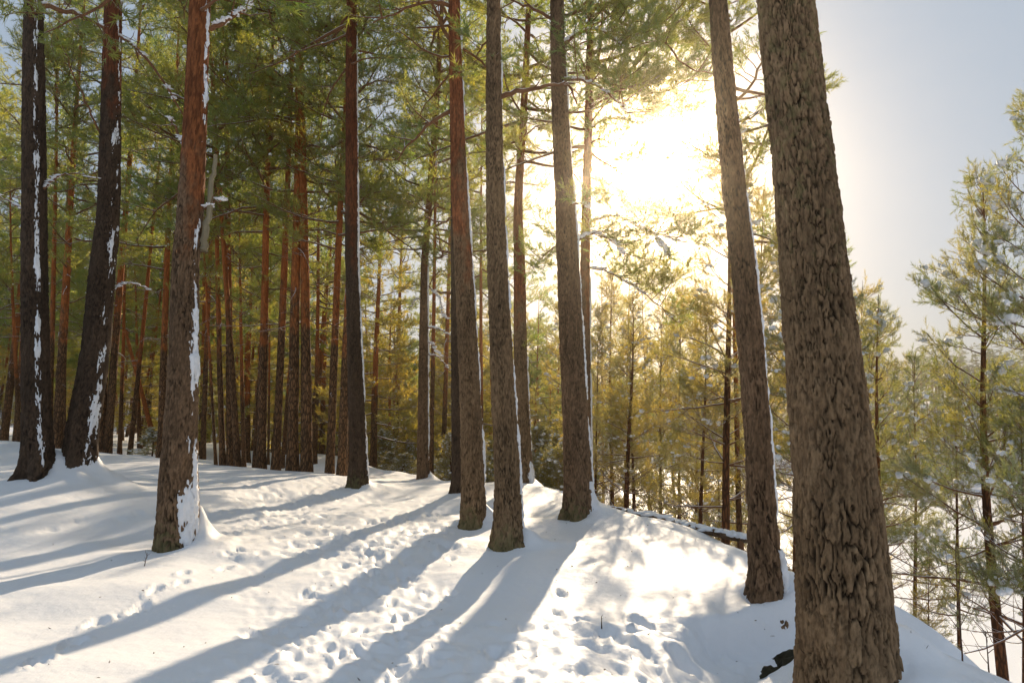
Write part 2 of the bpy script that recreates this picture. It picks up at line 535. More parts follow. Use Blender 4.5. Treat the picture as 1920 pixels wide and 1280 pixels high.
# young pines on the slope to the lake: px of base (often hidden by the crest), D, trunk px, a point up, top py, variant
YOUNG = [
    (1174, 985, 17, 11, 1176, 640, 540, 'y', "young pine with a bright red-brown stem beyond the crest by the fallen log"),
    (1190, 985, 18.5, 7, 1188, 720, 610, 'y', "thin young pine right behind the bright red-brown stem"),
    (1117, 975, 19, 5, 1116, 690, 560, 'y', "thinnest young pine seen next to the dark splay-footed pine"),
    (1312, 1010, 15, 9, 1314, 700, 560, 'y', "young pine with forked thin stem over the fallen log"),
    (1360, 1020, 13.5, 16, 1359, 520, 200, 'y', "tall young pine with stout red stem by the fallen log's end"),
    (1490, 1090, 11.5, 10, 1492, 800, 330, 'y', "young pine in the gap between the two leaning near trunks"),
    (1545, 1120, 10.5, 9, 1540, 700, 390, 's', "snow-laden pine mostly hidden behind the thickest trunk"),
    (1656, 1150, 12, 14, 1650, 640, 545, 't', "slender pine with a thin bare top just past the thickest trunk"),
    (1799, 1210, 13, 9, 1788, 830, 690, 't', "slim red-stemmed pine with bare lower twigs over the bright lake"),
    (1882, 1265, 10.5, 21, 1826, 560, 325, 's', "largest snowy young pine on the slope with a curved red stem"),
    (1985, 1300, 9.0, 20, 1985, 600, 130, 's', "tall snowy pine reaching in from the photo's right border"),
    (1918, 1230, 9.5, 7, 1916, 800, 720, 't', "thin dark stem with fat snow clumps at the photo's right border"),
    (1240, 1000, 20, 8, 1238, 700, 560, 'y', "young pine between the red-brown stem and the forked one, farther down"),
    (1275, 1000, 23, 8, 1280, 700, 520, 'y', "distant young pine under the sun on the slope"),
    (1420, 1050, 17, 9, 1424, 700, 330, 'y', "young pine glimpsed behind the leaning lip pine"),
    (1150, 985, 25, 10, 1152, 700, 490, 'y', "bushy young pine downhill, behind the bright red-brown stem"),
    (1060, 960, 26, 8, 1062, 760, 560, 'y', "small young pine down the slope behind the dark splay-footed pine"),
    (1745, 1190, 13, 5, 1746, 1100, 1030, 'y', "knee-high young pine just over the brow, downhill of the slender bare-topped pine"),
    (1712, 1180, 17, 9, 1706, 800, 650, 's', "golden-lit snowy pine on the slope between the bare-topped pine and the largest snowy one"),
    (1626, 1150, 15, 8, 1622, 800, 610, 's', "frosted pine whose boughs fill the gap right against the thickest trunk's sunlit edge"),
    (1600, 1120, 18, 8, 1604, 800, 520, 'y', "young pine down the slope hidden by the thickest trunk"),
]

# ------------------------------------------------------------------ the ground
CREST = np.array([(6.0, -30), (4.0, -6), (3.35, 3.0), (3.3, 6.5), (3.05, 8.6), (1.9, 11.2), (1.3, 13.5), (0.2, 16.2), (-2.2, 20.5), (-7, 27), (-14, 38), (-24, 56), (-45, 90), (-120, 170)], float)


def crest_dist(x, y):
    best = np.full(x.shape, 1e9)
    sign = np.ones(x.shape)
    for a, b in zip(CREST[:-1], CREST[1:]):
        d = b - a
        L2 = d @ d
        t = np.clip(((x - a[0]) * d[0] + (y - a[1]) * d[1]) / L2, 0, 1)
        qx, qy = a[0] + t * d[0] - x, a[1] + t * d[1] - y
        dd = qx * qx + qy * qy
        cr = d[0] * (y - a[1]) - d[1] * (x - a[0])
        m = dd < best
        best = np.where(m, dd, best)
        sign = np.where(m, np.where(cr > 0, -1.0, 1.0), sign)
    return np.sqrt(best) * sign


LAKE_Z = -9.0


def ground0(x, y):
    s = crest_dist(x, y)
    r = np.hypot(x, y)
    s2 = s + 0.35 * vn(x / 3.1, y / 3.1, 5) + 1.5 * vn(x / 14, y / 14, 6) * sstep(3, 12, s)
    slope = 0.42 + 0.20 * sstep(14, 2, y)          # steeper close by
    w = 1.1
    drop = slope * (np.sqrt(s2 * s2 + w * w) + s2 - w * 0.6) * 0.5 * 1.7
    drop = np.maximum(drop, 0)
    dmax = 9.7
    k = 1.5
    drop = dmax - k * np.log1p(np.exp(np.clip((dmax - drop) / k, -30, 30)))
    z = -drop
    z = z + 4.6 * sstep(5, -4, x - 0.13 * y) * sstep(9, 22, s) * sstep(120, 70, s)
    # plateau: a little higher on the left, soft swells
    z = z + 0.42 * sstep(-2.0, -8.0, x) * sstep(60, 20, y) * sstep(0, -3, s)
    z = z + (0.10 * fbm(x / 3.7, y / 3.7, 3, 11) + 0.03 * fbm(x / 0.9, y / 0.9, 2, 31)) * sstep(1.5, 4, r)
    # the opposite side of the valley
    start = 42 + 85 * sstep(-25, 15, x - 0.12 * y)
    q = s - start
    hill = 0.46 * 0.5 * (np.sqrt(q * q + 100) + q)
    hill = 25 * (1 - np.exp(-hill / 25))
    z = z + hill * sstep(-30, 0, q) + sstep(0, 40, q) * 1.2 * fbm(x / 22, y / 22, 3, 41)
    return z


BANK_A, BANK_B = at(1180, 1138, 6.15)[:2], at(1560, 1150, 5.75)[:2]


def bank(x, y):
    """The small undercut bank in front of the lip pine."""
    d = BANK_B - BANK_A
    L = np.linalg.norm(d)
    d = d / L
    t = (x - BANK_A[0]) * d[0] + (y - BANK_A[1]) * d[1]
    n = -(x - BANK_A[0]) * d[1] + (y - BANK_A[1]) * d[0]      # + behind the lip
    n = n + 0.10 * np.sin(t * 2.6) + 0.05 * vn(x * 3, y * 3, 77)
    amt = sstep(0.0, 1.0, t / L * 1.5) * sstep(2.9, 2.0, t)
    steep = 1.3 - 1.15 * sstep(0.12, 0.5, t / L)
    return -0.36 * amt * sstep(0.02, -steep, n) * sstep(-5.0, -1.8, n)


# base points that the ground must pass through
CTRL = []
for h in HERO + SEC:
    p = at(h['b'][0], h['b'][1], h['D'])
    h['base'] = p
    CTRL.append(p)
for m in MID:
    CTRL.append(at(m[0], m[1], m[2]))
for px, py, D in ((20, 1270, 4.2), (300, 1275, 4.15), (700, 1275, 4.2), (1000, 1275, 4.2), (1150, 1275, 4.3), (80, 1050, 7.7), (620, 1080, 7.1), (1150, 965, 11.5), (1250, 985, 10.4), (1340, 1003, 9.6),
                  (1395, 1040, 8.4), (1480, 1078, 7.2), (1680, 1150, 5.9), (1780, 1215, 5.0), (1240, 1105, 6.5), (760, 935, 14.5), (560, 960, 12), (1700, 1275, 4.3), (1850, 1262, 4.75), (1930, 1312, 4.5), (1960, 1350, 4.9)):
    CTRL.append(at(px, py, D))
CTRL = np.array(CTRL)
_r = CTRL[:, 2] - (ground0(CTRL[:, 0], CTRL[:, 1]) + bank(CTRL[:, 0], CTRL[:, 1]))
_sig = 0.55 + 0.085 * CTRL[:, 1]


def _kern(x, y):
    d2 = (x[..., None] - CTRL[:, 0]) ** 2 + (y[..., None] - CTRL[:, 1]) ** 2
    return np.exp(-d2 / (2 * _sig ** 2))


_W = np.linalg.solve(_kern(CTRL[:, 0], CTRL[:, 1]) + 0.06 * np.eye(len(CTRL)), _r)
print("ctrl residual max", np.abs(_r).max(), "weights", np.abs(_W).max())


def ground(x, y):
    x, y = np.asarray(x, float), np.asarray(y, float)
    z = ground0(x, y) + bank(x, y)
    near = (np.abs(x) < 40) & (y > -5) & (y < 60)
    if z.ndim == 0:
        return float(z + (_kern(x, y) @ _W if near else 0))
    corr = np.zeros(z.shape)
    idx = np.nonzero(near.ravel())[0]
    xr, yr = x.ravel(), y.ravel()
    for i in range(0, len(idx), 40000):
        k = idx[i:i + 40000]
        corr.ravel()[k] = _kern(xr[k], yr[k]) @ _W
    return z + corr


def gz(x, y):
    return float(ground(np.array([x]), np.array([y]))[0])


def on_ground(px, py, far=60):
    """Where the pixel's ray meets the ground."""
    d = ray(px, py)
    ts = np.linspace(1.5, far, 1500) / d[1]
    P = EYE + ts[:, None] * d
    below = P[:, 2] < ground(P[:, 0], P[:, 1])
    return P[np.argmax(below)] if below.any() else None


# polar sheet centred under the camera, fine where the picture looks
th_f = np.radians(np.arange(-43, 43.01, 0.18))
th_c = np.radians(np.linspace(43, 317, 92))[1:-1]
TH = np.concatenate([th_f, th_c])
RR = np.concatenate([np.linspace(0.25, 2.6, 12)[:-1], 2.6 * np.exp(np.arange(0, 296) * 0.0092), 2.6 * math.exp(296 * 0.0092) * np.exp(np.arange(0, 80) * 0.037)])
RR = RR[RR < 760]
R_, T_ = np.meshgrid(RR, TH, indexing='ij')
GX, GY = R_ * np.sin(T_), R_ * np.cos(T_)
GZ = ground(GX, GY)
print("ground", GX.shape, time.time() - T0)

# snow heaped against the trunks, more on the far (windward) side
for h in HERO + SEC:
    p, r = h['base'], h['w'] * h['D'] / F / 2
    d = np.hypot(GX - p[0], GY - p[1])
    m = d < 2.5
    ang = np.arctan2(GY[m] - p[1], GX[m] - p[0])
    lee = 0.5 + 0.5 * np.cos(ang - 0.7)
    GZ[m] += (0.04 + 0.26 * lee ** 2) * (1 + 0.5 * vn(GX[m] * 4.1, GY[m] * 4.1, 71)) * np.exp(-np.maximum(d[m] - r, 0) / (0.10 + 0.22 * lee)) * min(1.4, r / 0.2)
    near = d < r + 0.35
    a2 = np.arctan2(GY[near] - p[1], GX[near] - p[0])
    GZ[near] -= 0.05 * np.exp(-((d[near] - r) / 0.07) ** 2) * (np.cos(a2 + 1.9) > -0.2)

# trampled snow and footprints
rng = np.random.default_rng(7)


def seg_dist(x, y, pts):
    best = np.full(x.shape, 1e9)
    for a, b in zip(pts[:-1], pts[1:]):
        d = b - a
        t = np.clip(((x - a[0]) * d[0] + (y - a[1]) * d[1]) / (d @ d + 1e-9), 0, 1)
        best = np.minimum(best, (a[0] + t * d[0] - x) ** 2 + (a[1] + t * d[1] - y) ** 2)
    return np.sqrt(best)


def gpts(*pp):
    return [on_ground(*p)[:2] for p in pp]


TRAILS = [(gpts((560, 1276), (610, 1160), (700, 1070), (770, 1000), (800, 960)), 0.55, 1.0),
          (gpts((760, 1276), (730, 1180), (700, 1070), (600, 980), (520, 930), (440, 895)), 0.6, 1.0),
          (gpts((430, 985), (520, 960), (600, 920), (640, 900)), 0.9, 0.7),
          (gpts((860, 1276), (960, 1220), (1080, 1180), (1200, 1175)), 0.5, 0.9),
          (gpts((1010, 1276), (1200, 1250), (1400, 1262)), 0.35, 0.9),
          (gpts((480, 1276), (490, 1150), (470, 1050), (400, 960)), 0.22, 0.6)]
near = (R_ < 32) & (np.abs(T_) < 0.76)
xs, ys = GX[near], GY[near]
tramp = np.zeros(xs.shape)
for pts, wd, a in TRAILS:
    dd = seg_dist(xs + 0.15 * vn(xs * 2, ys * 2, 3), ys + 0.15 * vn(xs * 2, ys * 2, 4), pts)
    tramp = np.maximum(tramp, a * np.exp(-(dd / wd) ** 2))
lump = 0.012 * vn(xs / .23, ys / .23, 51) + 0.018 * vn(xs / .12, ys / .12, 52) + 0.017 * vn(xs / .06, ys / .06, 53)
lump = lump - 0.02 * np.maximum(vn(xs / .3, ys / .3, 54), 0)
GZ[near] += tramp * (lump * 1.1 - 0.02) + 0.004 * fbm(xs / .5, ys / .25, 2, 61)


def footprint(x, y, ang, ln=0.29, wd=0.12, dep=0.06, rim=0.015):
    r, t = math.hypot(x, y), math.atan2(x, y)
    if r < 2.6 or abs(t) > 0.74:
        return
    R = ln * 1.6
    i0, i1 = np.searchsorted(RR, r - R), np.searchsorted(RR, r + R)
    j0, j1 = np.searchsorted(th_f, t - R / r), np.searchsorted(th_f, t + R / r)
    X, Y = GX[i0:i1, j0:j1] - x, GY[i0:i1, j0:j1] - y
    u = X * math.cos(ang) + Y * math.sin(ang)
    v = -X * math.sin(ang) + Y * math.cos(ang)
    q = np.sqrt((u / (ln / 2)) ** 2 + (v / (wd / 2 * (1 + 0.25 * np.sin(u / ln * 5)))) ** 2)
    dep, rim = dep * 0.47, rim * 0.55
    q = q * (1 + 0.14 * vn(X * 16 + x * 31, Y * 16 + y * 17, 91))
    GZ[i0:i1, j0:j1] += -dep * (1 - sstep(0.35, 1.15, q)) + rim * np.exp(-((q - 1.25) / 0.22) ** 2) * (1 + 0.6 * vn(X * 22, Y * 22, 92))


def walk(pts, step=0.62, side=0.11, jit=0.05, **kw):
    P = np.array(pts)
    seg = np.linalg.norm(np.diff(P, axis=0), axis=1)
    cum = np.concatenate([[0], np.cumsum(seg)])
    k = 0
    for s in np.arange(rng.random() * step, cum[-1], step):
        i = min(np.searchsorted(cum, s, side='right') - 1, len(seg) - 1)
        p = P[i] + (P[i + 1] - P[i]) * ((s - cum[i]) / seg[i])
        d = (P[i + 1] - P[i]) / seg[i]
        n = np.array([-d[1], d[0]])
        k += 1
        p = p + n * side * (1 if k % 2 else -1) + rng.normal(0, jit, 2)
        footprint(p[0], p[1], math.atan2(d[1], d[0]) + rng.normal(0, .15), **{**dict(ln=.23 + rng.random() * .08, wd=.08 + rng.random() * .05, dep=.03 + rng.random() * .04), **kw})


for pts, wd, a in TRAILS[:5]:
    for rep in range(6 if wd > 0.4 else 3):
        off = rng.normal(0, wd * 0.5, 2)
        q = [p + off + rng.normal(0, .12, 2) for p in pts]
        if rng.random() < 0.5: q = q[::-1]
        walk(q, step=0.66, jit=0.09)
walk(gpts((60, 1245), (180, 1185), (270, 1130), (350, 1085), (440, 1050)), step=0.42, side=.05, dep=.085, rim=.03)
walk(gpts((2, 1002), (120, 985), (220, 972), (300, 962)), step=0.45, side=.06, dep=.05)
walk(gpts((395, 1012), (500, 965), (620, 930)), step=0.55, jit=.12)
walk(gpts((660, 1000), (760, 960), (840, 935)), step=0.55, jit=.12)
walk(gpts((1130, 1150), (1180, 1195), (1190, 1260)), step=.45, dep=.09, rim=.025, ln=.34, wd=.17)
walk(gpts((1000, 1090), (1080, 1165), (1180, 1150)), step=.5, dep=.07)
for _ in range(34):
    p = on_ground(900 + rng.random() * 560, 1160 + rng.random() * 115)
    footprint(p[0], p[1], rng.random() * 6.28, ln=.2 + .25 * rng.random(), wd=.12 + .14 * rng.random(), dep=.015 + .05 * rng.random(), rim=.012)
for _ in range(170):
    p = on_ground(430 + rng.random() * 420, 925 + rng.random() * 120)
    footprint(p[0], p[1], rng.random() * 6.28, ln=.22 + .14 * rng.random(), wd=.11 + .06 * rng.random(), dep=.02 + .05 * rng.random(), rim=.015)

Vg = np.stack([GX, GY, GZ], -1).reshape(-1, 3)
nR, nT = GX.shape
Fg = grid_faces(nR, nT, wrap=True)[:, ::-1]
Vg = np.concatenate([Vg, [[0, 0, float(GZ[0].mean())]]])
g_me = mesh_np("snow_ground", Vg, Fg, M_snow)
g_ob = tag(link("snow_ground", g_me), kind="structure")
j = np.arange(nT)
ctr = mesh_np("snow_ground", np.concatenate([Vg[:nT], Vg[-1:]]), np.stack([np.full(nT, nT), (j + 1) % nT, j], -1), M_snow)

# lake: frozen, under snow
ang = np.linspace(0, 2 * math.pi, 65)[:-1]
ring = np.array([0, 40, 90, 150, 260, 420.0])
LX = 20 + np.outer(ring, np.cos(ang))
LY = 60 + np.outer(ring, np.sin(ang))
LV = np.stack([LX, LY, np.full(LX.shape, LAKE_Z) + 0.05 * vn(LX / 20, LY / 20, 8)], -1).reshape(-1, 3)
M_lake, nt, out = new_mat("lake_snow")
principled(nt, out, mixc(nt, mrange(nt, noise(nt, 0.06, 4.0, stretch=(1, .5, 1)), 0.4, 0.62), (0.80, 0.83, 0.88), SNOW_C), 0.55, 0.25, noise(nt, 2.5, 4.0), 0.3, 0.05)
tag(link("frozen_lake", mesh_np("frozen_lake", LV, grid_faces(len(ring), 64, wrap=True), M_lake)), kind="structure")

# ------------------------------------------------------------------ bark trunks
def catmull(pts, n):
    P = np.array(pts, float)
    P = np.concatenate([[2 * P[0] - P[1]], P, [2 * P[-1] - P[-2]]])
    out = []
    m = len(P) - 3
    for s in np.linspace(0, m - 1e-6, n):
        i = int(s)
        t = s - i
        a, b, c, d = P[i:i + 4]
        out.append(0.5 * ((2 * b) + (c - a) * t + (2 * a - 5 * b + 4 * c - d) * t * t + (3 * b - a - 3 * c + d) * t ** 3))
    return np.array(out)


def bark_field(th, v, R, cw, ch, seed):
    """Voronoi plates round a trunk: returns furrow distance 0..1 and a random value per plate."""
    nc = max(6, int(round(2 * math.pi * R / cw)))
    x = th / (2 * math.pi) * nc
    y = v / ch
    x = x + 0.42 * vn(th / (2 * math.pi) * nc * 2, v / ch * 4, seed + 1, px=nc * 2) + 0.5 * vn(th / (2 * math.pi) * nc, v / ch * 0.8, seed + 3, px=nc)
    y = y + 0.45 * vn(th / (2 * math.pi) * nc * 2, v / ch * 2, seed + 2, px=nc * 2)
    ix, iy = np.floor(x).astype(int), np.floor(y).astype(int)
    f1 = np.full(x.shape, 9.0)
    f2 = np.full(x.shape, 9.0)
    rid = np.zeros(x.shape)
    for dx in (-1, 0, 1):
        for dy in (-1, 0, 1):
            cx, cy = (ix + dx) % nc, iy + dy
            qx = ix + dx + 0.15 + 0.7 * h01(cx, cy, seed + 5) - x
            qy = iy + dy + 0.1 + 0.8 * h01(cx, cy, seed + 6) - y
            d = np.sqrt(qx * qx + qy * qy)
            m = d < f1
            f2 = np.where(m, f1, np.minimum(f2, d))
            rid = np.where(m, h01(cx, cy, seed + 7), rid)
            f1 = np.where(m, d, f1)
    return f2 - f1, rid


TREE_TOP = {}


def hero_trunk(h, seed, nth, dz, root):
    D, base = h['D'], h['base']
    pts = [(base[0], base[2], h['w'] * D / F / 2)]
    for px, py, w in h['pts']:
        p = at(px, py, D)
        pts.append((p[0], p[2], w * D / F / 2))
    pts = np.array(pts)
    ztop = pts[-1, 1]
    H = base[2] + h['H']
    # carry on above the picture
    lean = (pts[-1, 0] - pts[-2, 0]) / (pts[-1, 1] - pts[-2, 1])
    ext = []
    for k in range(1, 5):
        t = k / 4
        z = ztop + (H - ztop) * t
        ext.append((pts[-1, 0] + lean * (z - ztop) * 0.6, z, pts[-1, 2] * (1 - 0.88 * t)))
    allp = np.concatenate([pts, np.array(ext)])
    zf = np.arange(base[2] - 0.35, ztop + 0.7, dz)
    zc = np.linspace(ztop + 0.7, H, 26)[1:]
    z = np.concatenate([zf, zc])
    fine = catmull(allp, 300)
    cx = np.interp(z, fine[:, 1], fine[:, 0])
    r = np.interp(z, fine[:, 1], fine[:, 2])
    hz = z - base[2]
    nb = nth // 4
    front = np.radians(np.linspace(170, 370, nth - nb, endpoint=False))
    back = np.radians(np.linspace(10, 170, nb, endpoint=False))
    th = np.sort(np.concatenate([front, back]) % (2 * math.pi))
    TH_, ZZ = np.meshgrid(th, z)
    rr = np.repeat(r[:, None], nth, 1)
    hh = np.repeat(hz[:, None], nth, 1)
    R0 = r[0]
    flare = np.exp(-np.maximum(hh, -0.1) / (0.7 * R0 + 0.07))
    lob = 0.5 + 0.5 * np.cos(TH_ * 5 + seed * 1.7 + 0.8 * np.sin(TH_ * 2 + seed))
    rr = rr * (1 + flare * h.get('flare', 1.0) * (0.02 + 0.38 * lob)) * (1 + 0.035 * np.sin(TH_ * 2 + hh * 0.6 + seed) + 0.03 * vn(TH_ / 6.2832 * 5, hh * 0.9, seed + 9, px=5))
    fur, rid = bark_field(TH_, ZZ, R0, h['cell'] * 0.80, h['cell'] * 3.3, seed * 13 + 1)
    fur2, rid2 = bark_field(TH_, ZZ, R0, h['cell'] * 0.40, h['cell'] * 1.0, seed * 13 + 71)
    fine_f, fine_r = bark_field(TH_, ZZ, R0, h['cell'] * 0.66, h['cell'] * 2.3, seed * 13 + 131)
    k_up = sstep(0.9, 2.9, hh + 0.5 * vn(TH_ / 6.2832 * 8, hh * 1.1, seed + 41, px=8))
    fur, rid = fur * (1 - k_up) + fine_f * k_up, np.where(k_up > 0.5, fine_r, rid)
    up = np.clip((hh - h['up0']) / 3.0 + 0.25 * vn(TH_ / 6.2832 * 6, hh * 1.3, seed + 21, px=6), 0, 1)
    open_ = 0.5 + 0.5 * vn(TH_ / 6.2832 * 18, hh * 4.5, seed + 33, px=18)      # some furrows close up
    wide = 0.10 + 0.20 * open_
    plate = np.maximum(sstep(0.0, wide, fur), 0.75 * sstep(0.62, 0.2, open_))
    depth = (0.016 * min(1.4, R0 / 0.2) + 0.008) * (1 - 0.75 * up) * (1 - 0.35 * np.clip(hh / 5, 0, 1))
    flake = sstep(0.0, 0.22, fur2)
    disp = depth * (plate * (0.7 + 0.6 * rid) - 0.6) + 0.0045 * (flake - 0.5) + 0.008 * (rid2 - 0.5) * (0.4 + 0.6 * plate) + 0.005 * vn(TH_ / 6.2832 * 40, hh * 9, seed + 3, px=40)
    rr = rr + disp
    # deterministic surface lookup for snow patches
    P = np.stack([cx[:, None] + rr * np.cos(TH_), base[1] + rr * np.sin(TH_), ZZ], -1)
    V = P.reshape(-1, 3) - base
    lich = np.exp(-np.maximum(hh, 0) / 0.55) * (0.6 + 0.4 * np.cos(TH_ + 1.9)) if h['key'] in ('R4', 'R3', 'R8', 'R9', 'R5') else (0.15 + 0.42 * sstep(1.2, 3.8, hh)) if h['key'] == 'R1' else 0.1 + 0 * hh
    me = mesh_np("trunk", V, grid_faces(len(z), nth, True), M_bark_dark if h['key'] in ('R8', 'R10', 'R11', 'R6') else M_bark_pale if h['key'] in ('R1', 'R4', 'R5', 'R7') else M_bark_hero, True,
                 dict(up=up.ravel(), plate=(plate * (0.78 + 0.22 * flake)).ravel(), cellr=(0.6 * rid + 0.4 * rid2).ravel(), lichen=lich.ravel()))
    o = link("trunk", me, root)
    h['surf'] = (z, th, cx, rr, base)
    h['axis'] = (z, cx, r)
    return o


def snow_on_trunk(h, root, th0, wid, z0, z1, thr, seed, thick=0.02, name="snow_patch"):
    """Blown snow sticking to one side of a trunk: one lumpy skin per tree."""
    z, th, cx, rr, base = h['surf']
    zz = np.arange(base[2] + z0, base[2] + z1, 0.022)
    tt = np.linspace(th0 - wid, th0 + wid, max(10, int(2 * wid * 0.3 / 0.016)))
    TT, ZZ = np.meshgrid(tt, zz)
    iz = np.clip(np.searchsorted(z, ZZ.ravel()), 0, len(z) - 1)
    it = np.clip(np.searchsorted(th, TT.ravel() % (2 * math.pi)), 0, len(th) - 1)
    r = rr[iz, it].reshape(TT.shape)
    relief = r - np.interp(ZZ, h['axis'][0], h['axis'][2])
    relief = relief - relief.mean()
    c = np.interp(ZZ, z, cx)
    win = 1 - np.abs((TT - th0) / wid) ** 2
    n = 0.6 * vn(TT * 4.0, ZZ * 2.2, seed) + 0.4 * vn(TT * 9, ZZ * 6.5, seed + 1) + 0.55 * vn(TT * 26, ZZ * 22, seed + 2)
    hz = (ZZ - base[2] - z0) / (z1 - z0)
    gap = 0.55 * vn(ZZ * 1.7 + 0 * TT, TT * 0.6, seed + 4) + 0.35 * vn(ZZ * 5.1, TT * 1.2, seed + 5)
    t = (win * 1.15 - 0.55 + n * 0.85 - thr - np.clip(relief * 14, -.35, .35) + gap * 1.15 - 0.30 * hz - 0.5 * sstep(0.9, 1.0, hz))
    thick_ = np.clip(t, 0, 0.6) * thick * 2.2
    R = r + np.where(t > 0, 0.003 + thick_, -0.02)
    V = np.stack([c + R * np.cos(TT), base[1] + R * np.sin(TT), ZZ], -1).reshape(-1, 3) - base
    Fq = grid_faces(len(zz), len(tt))
    keep = (t.ravel()[Fq] > 0).sum(1) >= 1
    if keep.sum() < 4:
        return
    Fq = Fq[keep]
    used, inv = np.unique(Fq, return_inverse=True)
    me = mesh_np(name, V[used], inv.reshape(-1, 4), M_snowload)
    return tag(link(name, me, root), kind="stuff")


# ------------------------------------------------------------------ branches, needles, snow
def tuft_template(rng, n, length, width, shoot):
    V = np.zeros((n, 3, 3))
    for i in range(n):
        s = shoot * (i + 0.5) / n
        a = rng.random() * 6.283
        el = math.radians(28 + 42 * rng.random()) * (1.0 - 0.45 * i / n)
        d = np.array([math.cos(el), math.sin(el) * math.cos(a), math.sin(el) * math.sin(a)])
        side = np.cross(d, rng.normal(size=3))
        side /= np.linalg.norm(side)
        L = length * (0.75 + 0.5 * rng.random())
        b = np.array([s, 0, 0])
        V[i, 0] = b - side * width / 2
        V[i, 1] = b + side * width / 2
        V[i, 2] = b + d * L
    return V.reshape(-1, 3)


def place_tufts(geo, P, Dr, rng, templates, scale, frost, tone=None):
    """Needle tufts at P pointing along Dr."""
    n = len(P)
    if n == 0:
        return
    P, Dr = np.asarray(P), np.asarray(Dr)
    Dr = Dr / (np.linalg.norm(Dr, axis=1, keepdims=True) + 1e-9)
    ref = rng.normal(size=(n, 3))
    A = np.cross(Dr, ref)
    A /= np.linalg.norm(A, axis=1, keepdims=True) + 1e-9
    B = np.cross(Dr, A)
    which = rng.integers(0, len(templates), n)
    sc = scale * (0.7 + 0.6 * rng.random(n))
    for k, tpl in enumerate(templates):
        m = which == k
        if not m.any():
            continue
        t = tpl[None] * sc[m][:, None, None]
        V = P[m][:, None] + t[..., :1] * Dr[m][:, None] + t[..., 1:2] * A[m][:, None] + t[..., 2:] * B[m][:, None]
        nv = len(tpl)
        tint = np.repeat(rng.random(m.sum()) if tone is None else 0.65 * np.asarray(tone)[m] + 0.35 * rng.random(m.sum()), nv)
        fr = np.repeat(np.clip(frost + 0.5 * (rng.random(m.sum()) - 0.5), 0, 1) if frost > 0 else np.zeros(m.sum()), nv)
        V = V.reshape(-1, 3)
        geo.add(V, np.arange(len(V)).reshape(-1, 3), tint=tint, frost=fr)


def crooked(rng, o, az, el, L, n, crook, bend):
    """A branch line: bend is how the elevation changes along it (radians)."""
    p = [np.array(o, float)]
    a, e = az, el
    for i in range(n):
        a += rng.normal(0, crook)
        e += bend / n + rng.normal(0, crook * 0.7)
        st = L / n
        p.append(p[-1] + st * np.array([math.cos(e) * math.cos(a), math.cos(e) * math.sin(a), math.sin(e)]))
    return np.array(p)


def along(path, t):
    s = t * (len(path) - 1)
    i = min(int(s), len(path) - 2)
    f = s - i
    return path[i] * (1 - f) + path[i + 1] * f, path[i + 1] - path[i]


def grow_branch(rng, wood, tufts, o, az, el, L, r0, crook, bend, n2, leafy, tspace, sides=5, start2=0.3, fan=0.9):
    """One main branch with side twigs; tufts collects (point, direction)."""
    nseg = max(5, int(L / 0.28))
    tone = rng.random()
    path = crooked(rng, o, az, el, L, nseg, crook, bend)
    wood.add(*tube(path, np.linspace(r0, r0 * 0.18, len(path)), sides))
    def leaf_line(pl, t0, dens):
        length = np.linalg.norm(np.diff(pl, axis=0), axis=1).sum()
        k = max(1, int(length * (1 - t0) / dens))
        for t in np.linspace(t0, 1.0, k + 1):
            q, d = along(pl, min(t, .999))
            d = d / (np.linalg.norm(d) + 1e-9) + rng.normal(0, .45, 3) + np.array([0, 0, .25])
            tufts.append((q + rng.normal(0, .015, 3), d, tone))
    for k in range(n2):
        t = start2 + (0.97 - start2) * (k + 0.6 * rng.random()) / n2
        q, d = along(path, t)
        aa = math.atan2(d[1], d[0])
        sgn = 1 if (k % 2) else -1
        l2 = L * (0.44 * (1 - t) + 0.15) * (0.65 + 0.7 * rng.random())
        sp = crooked(rng, q, aa + sgn * fan * (0.6 + 0.6 * rng.random()), rng.normal(0.15, 0.25), l2, max(3, int(l2 / .16)), crook * 1.1, 0.35)
        wood.add(*tube(sp, np.linspace(r0 * 0.42 * (1.15 - t), 0.003, len(sp)), 3))
        if leafy > 0:
            leaf_line(sp, 0.42, tspace)
            n3 = int(l2 / 0.22)
            for m in range(n3):
                t3 = 0.25 + 0.7 * (m + rng.random()) / max(n3, 1)
                q3, d3 = along(sp, min(t3, .99))
                a3 = math.atan2(d3[1], d3[0]) + (1 if m % 2 else -1) * (0.5 + 0.5 * rng.random())
                tp = crooked(rng, q3, a3, rng.normal(0.2, 0.3), l2 * 0.35 * (1.1 - t3) + 0.08, 3, crook, 0.3)
                wood.add(*tube(tp, [0.004, 0.003, 0.002, 0.002], 3))
                leaf_line(tp, 0.2, tspace)
    if leafy > 0:
        leaf_line(path, 0.62, tspace)
    return path


TPL_RNG = np.random.default_rng(3)
TPL_FAR = [tuft_template(TPL_RNG, 14, 0.09, 0.013, 0.12) for _ in range(4)]
TPL_MID = [tuft_template(TPL_RNG, 18, 0.078, 0.0088, 0.12) for _ in range(4)]
TPL_NEAR = [tuft_template(TPL_RNG, 26, 0.062, 0.0052, 0.12) for _ in range(4)]


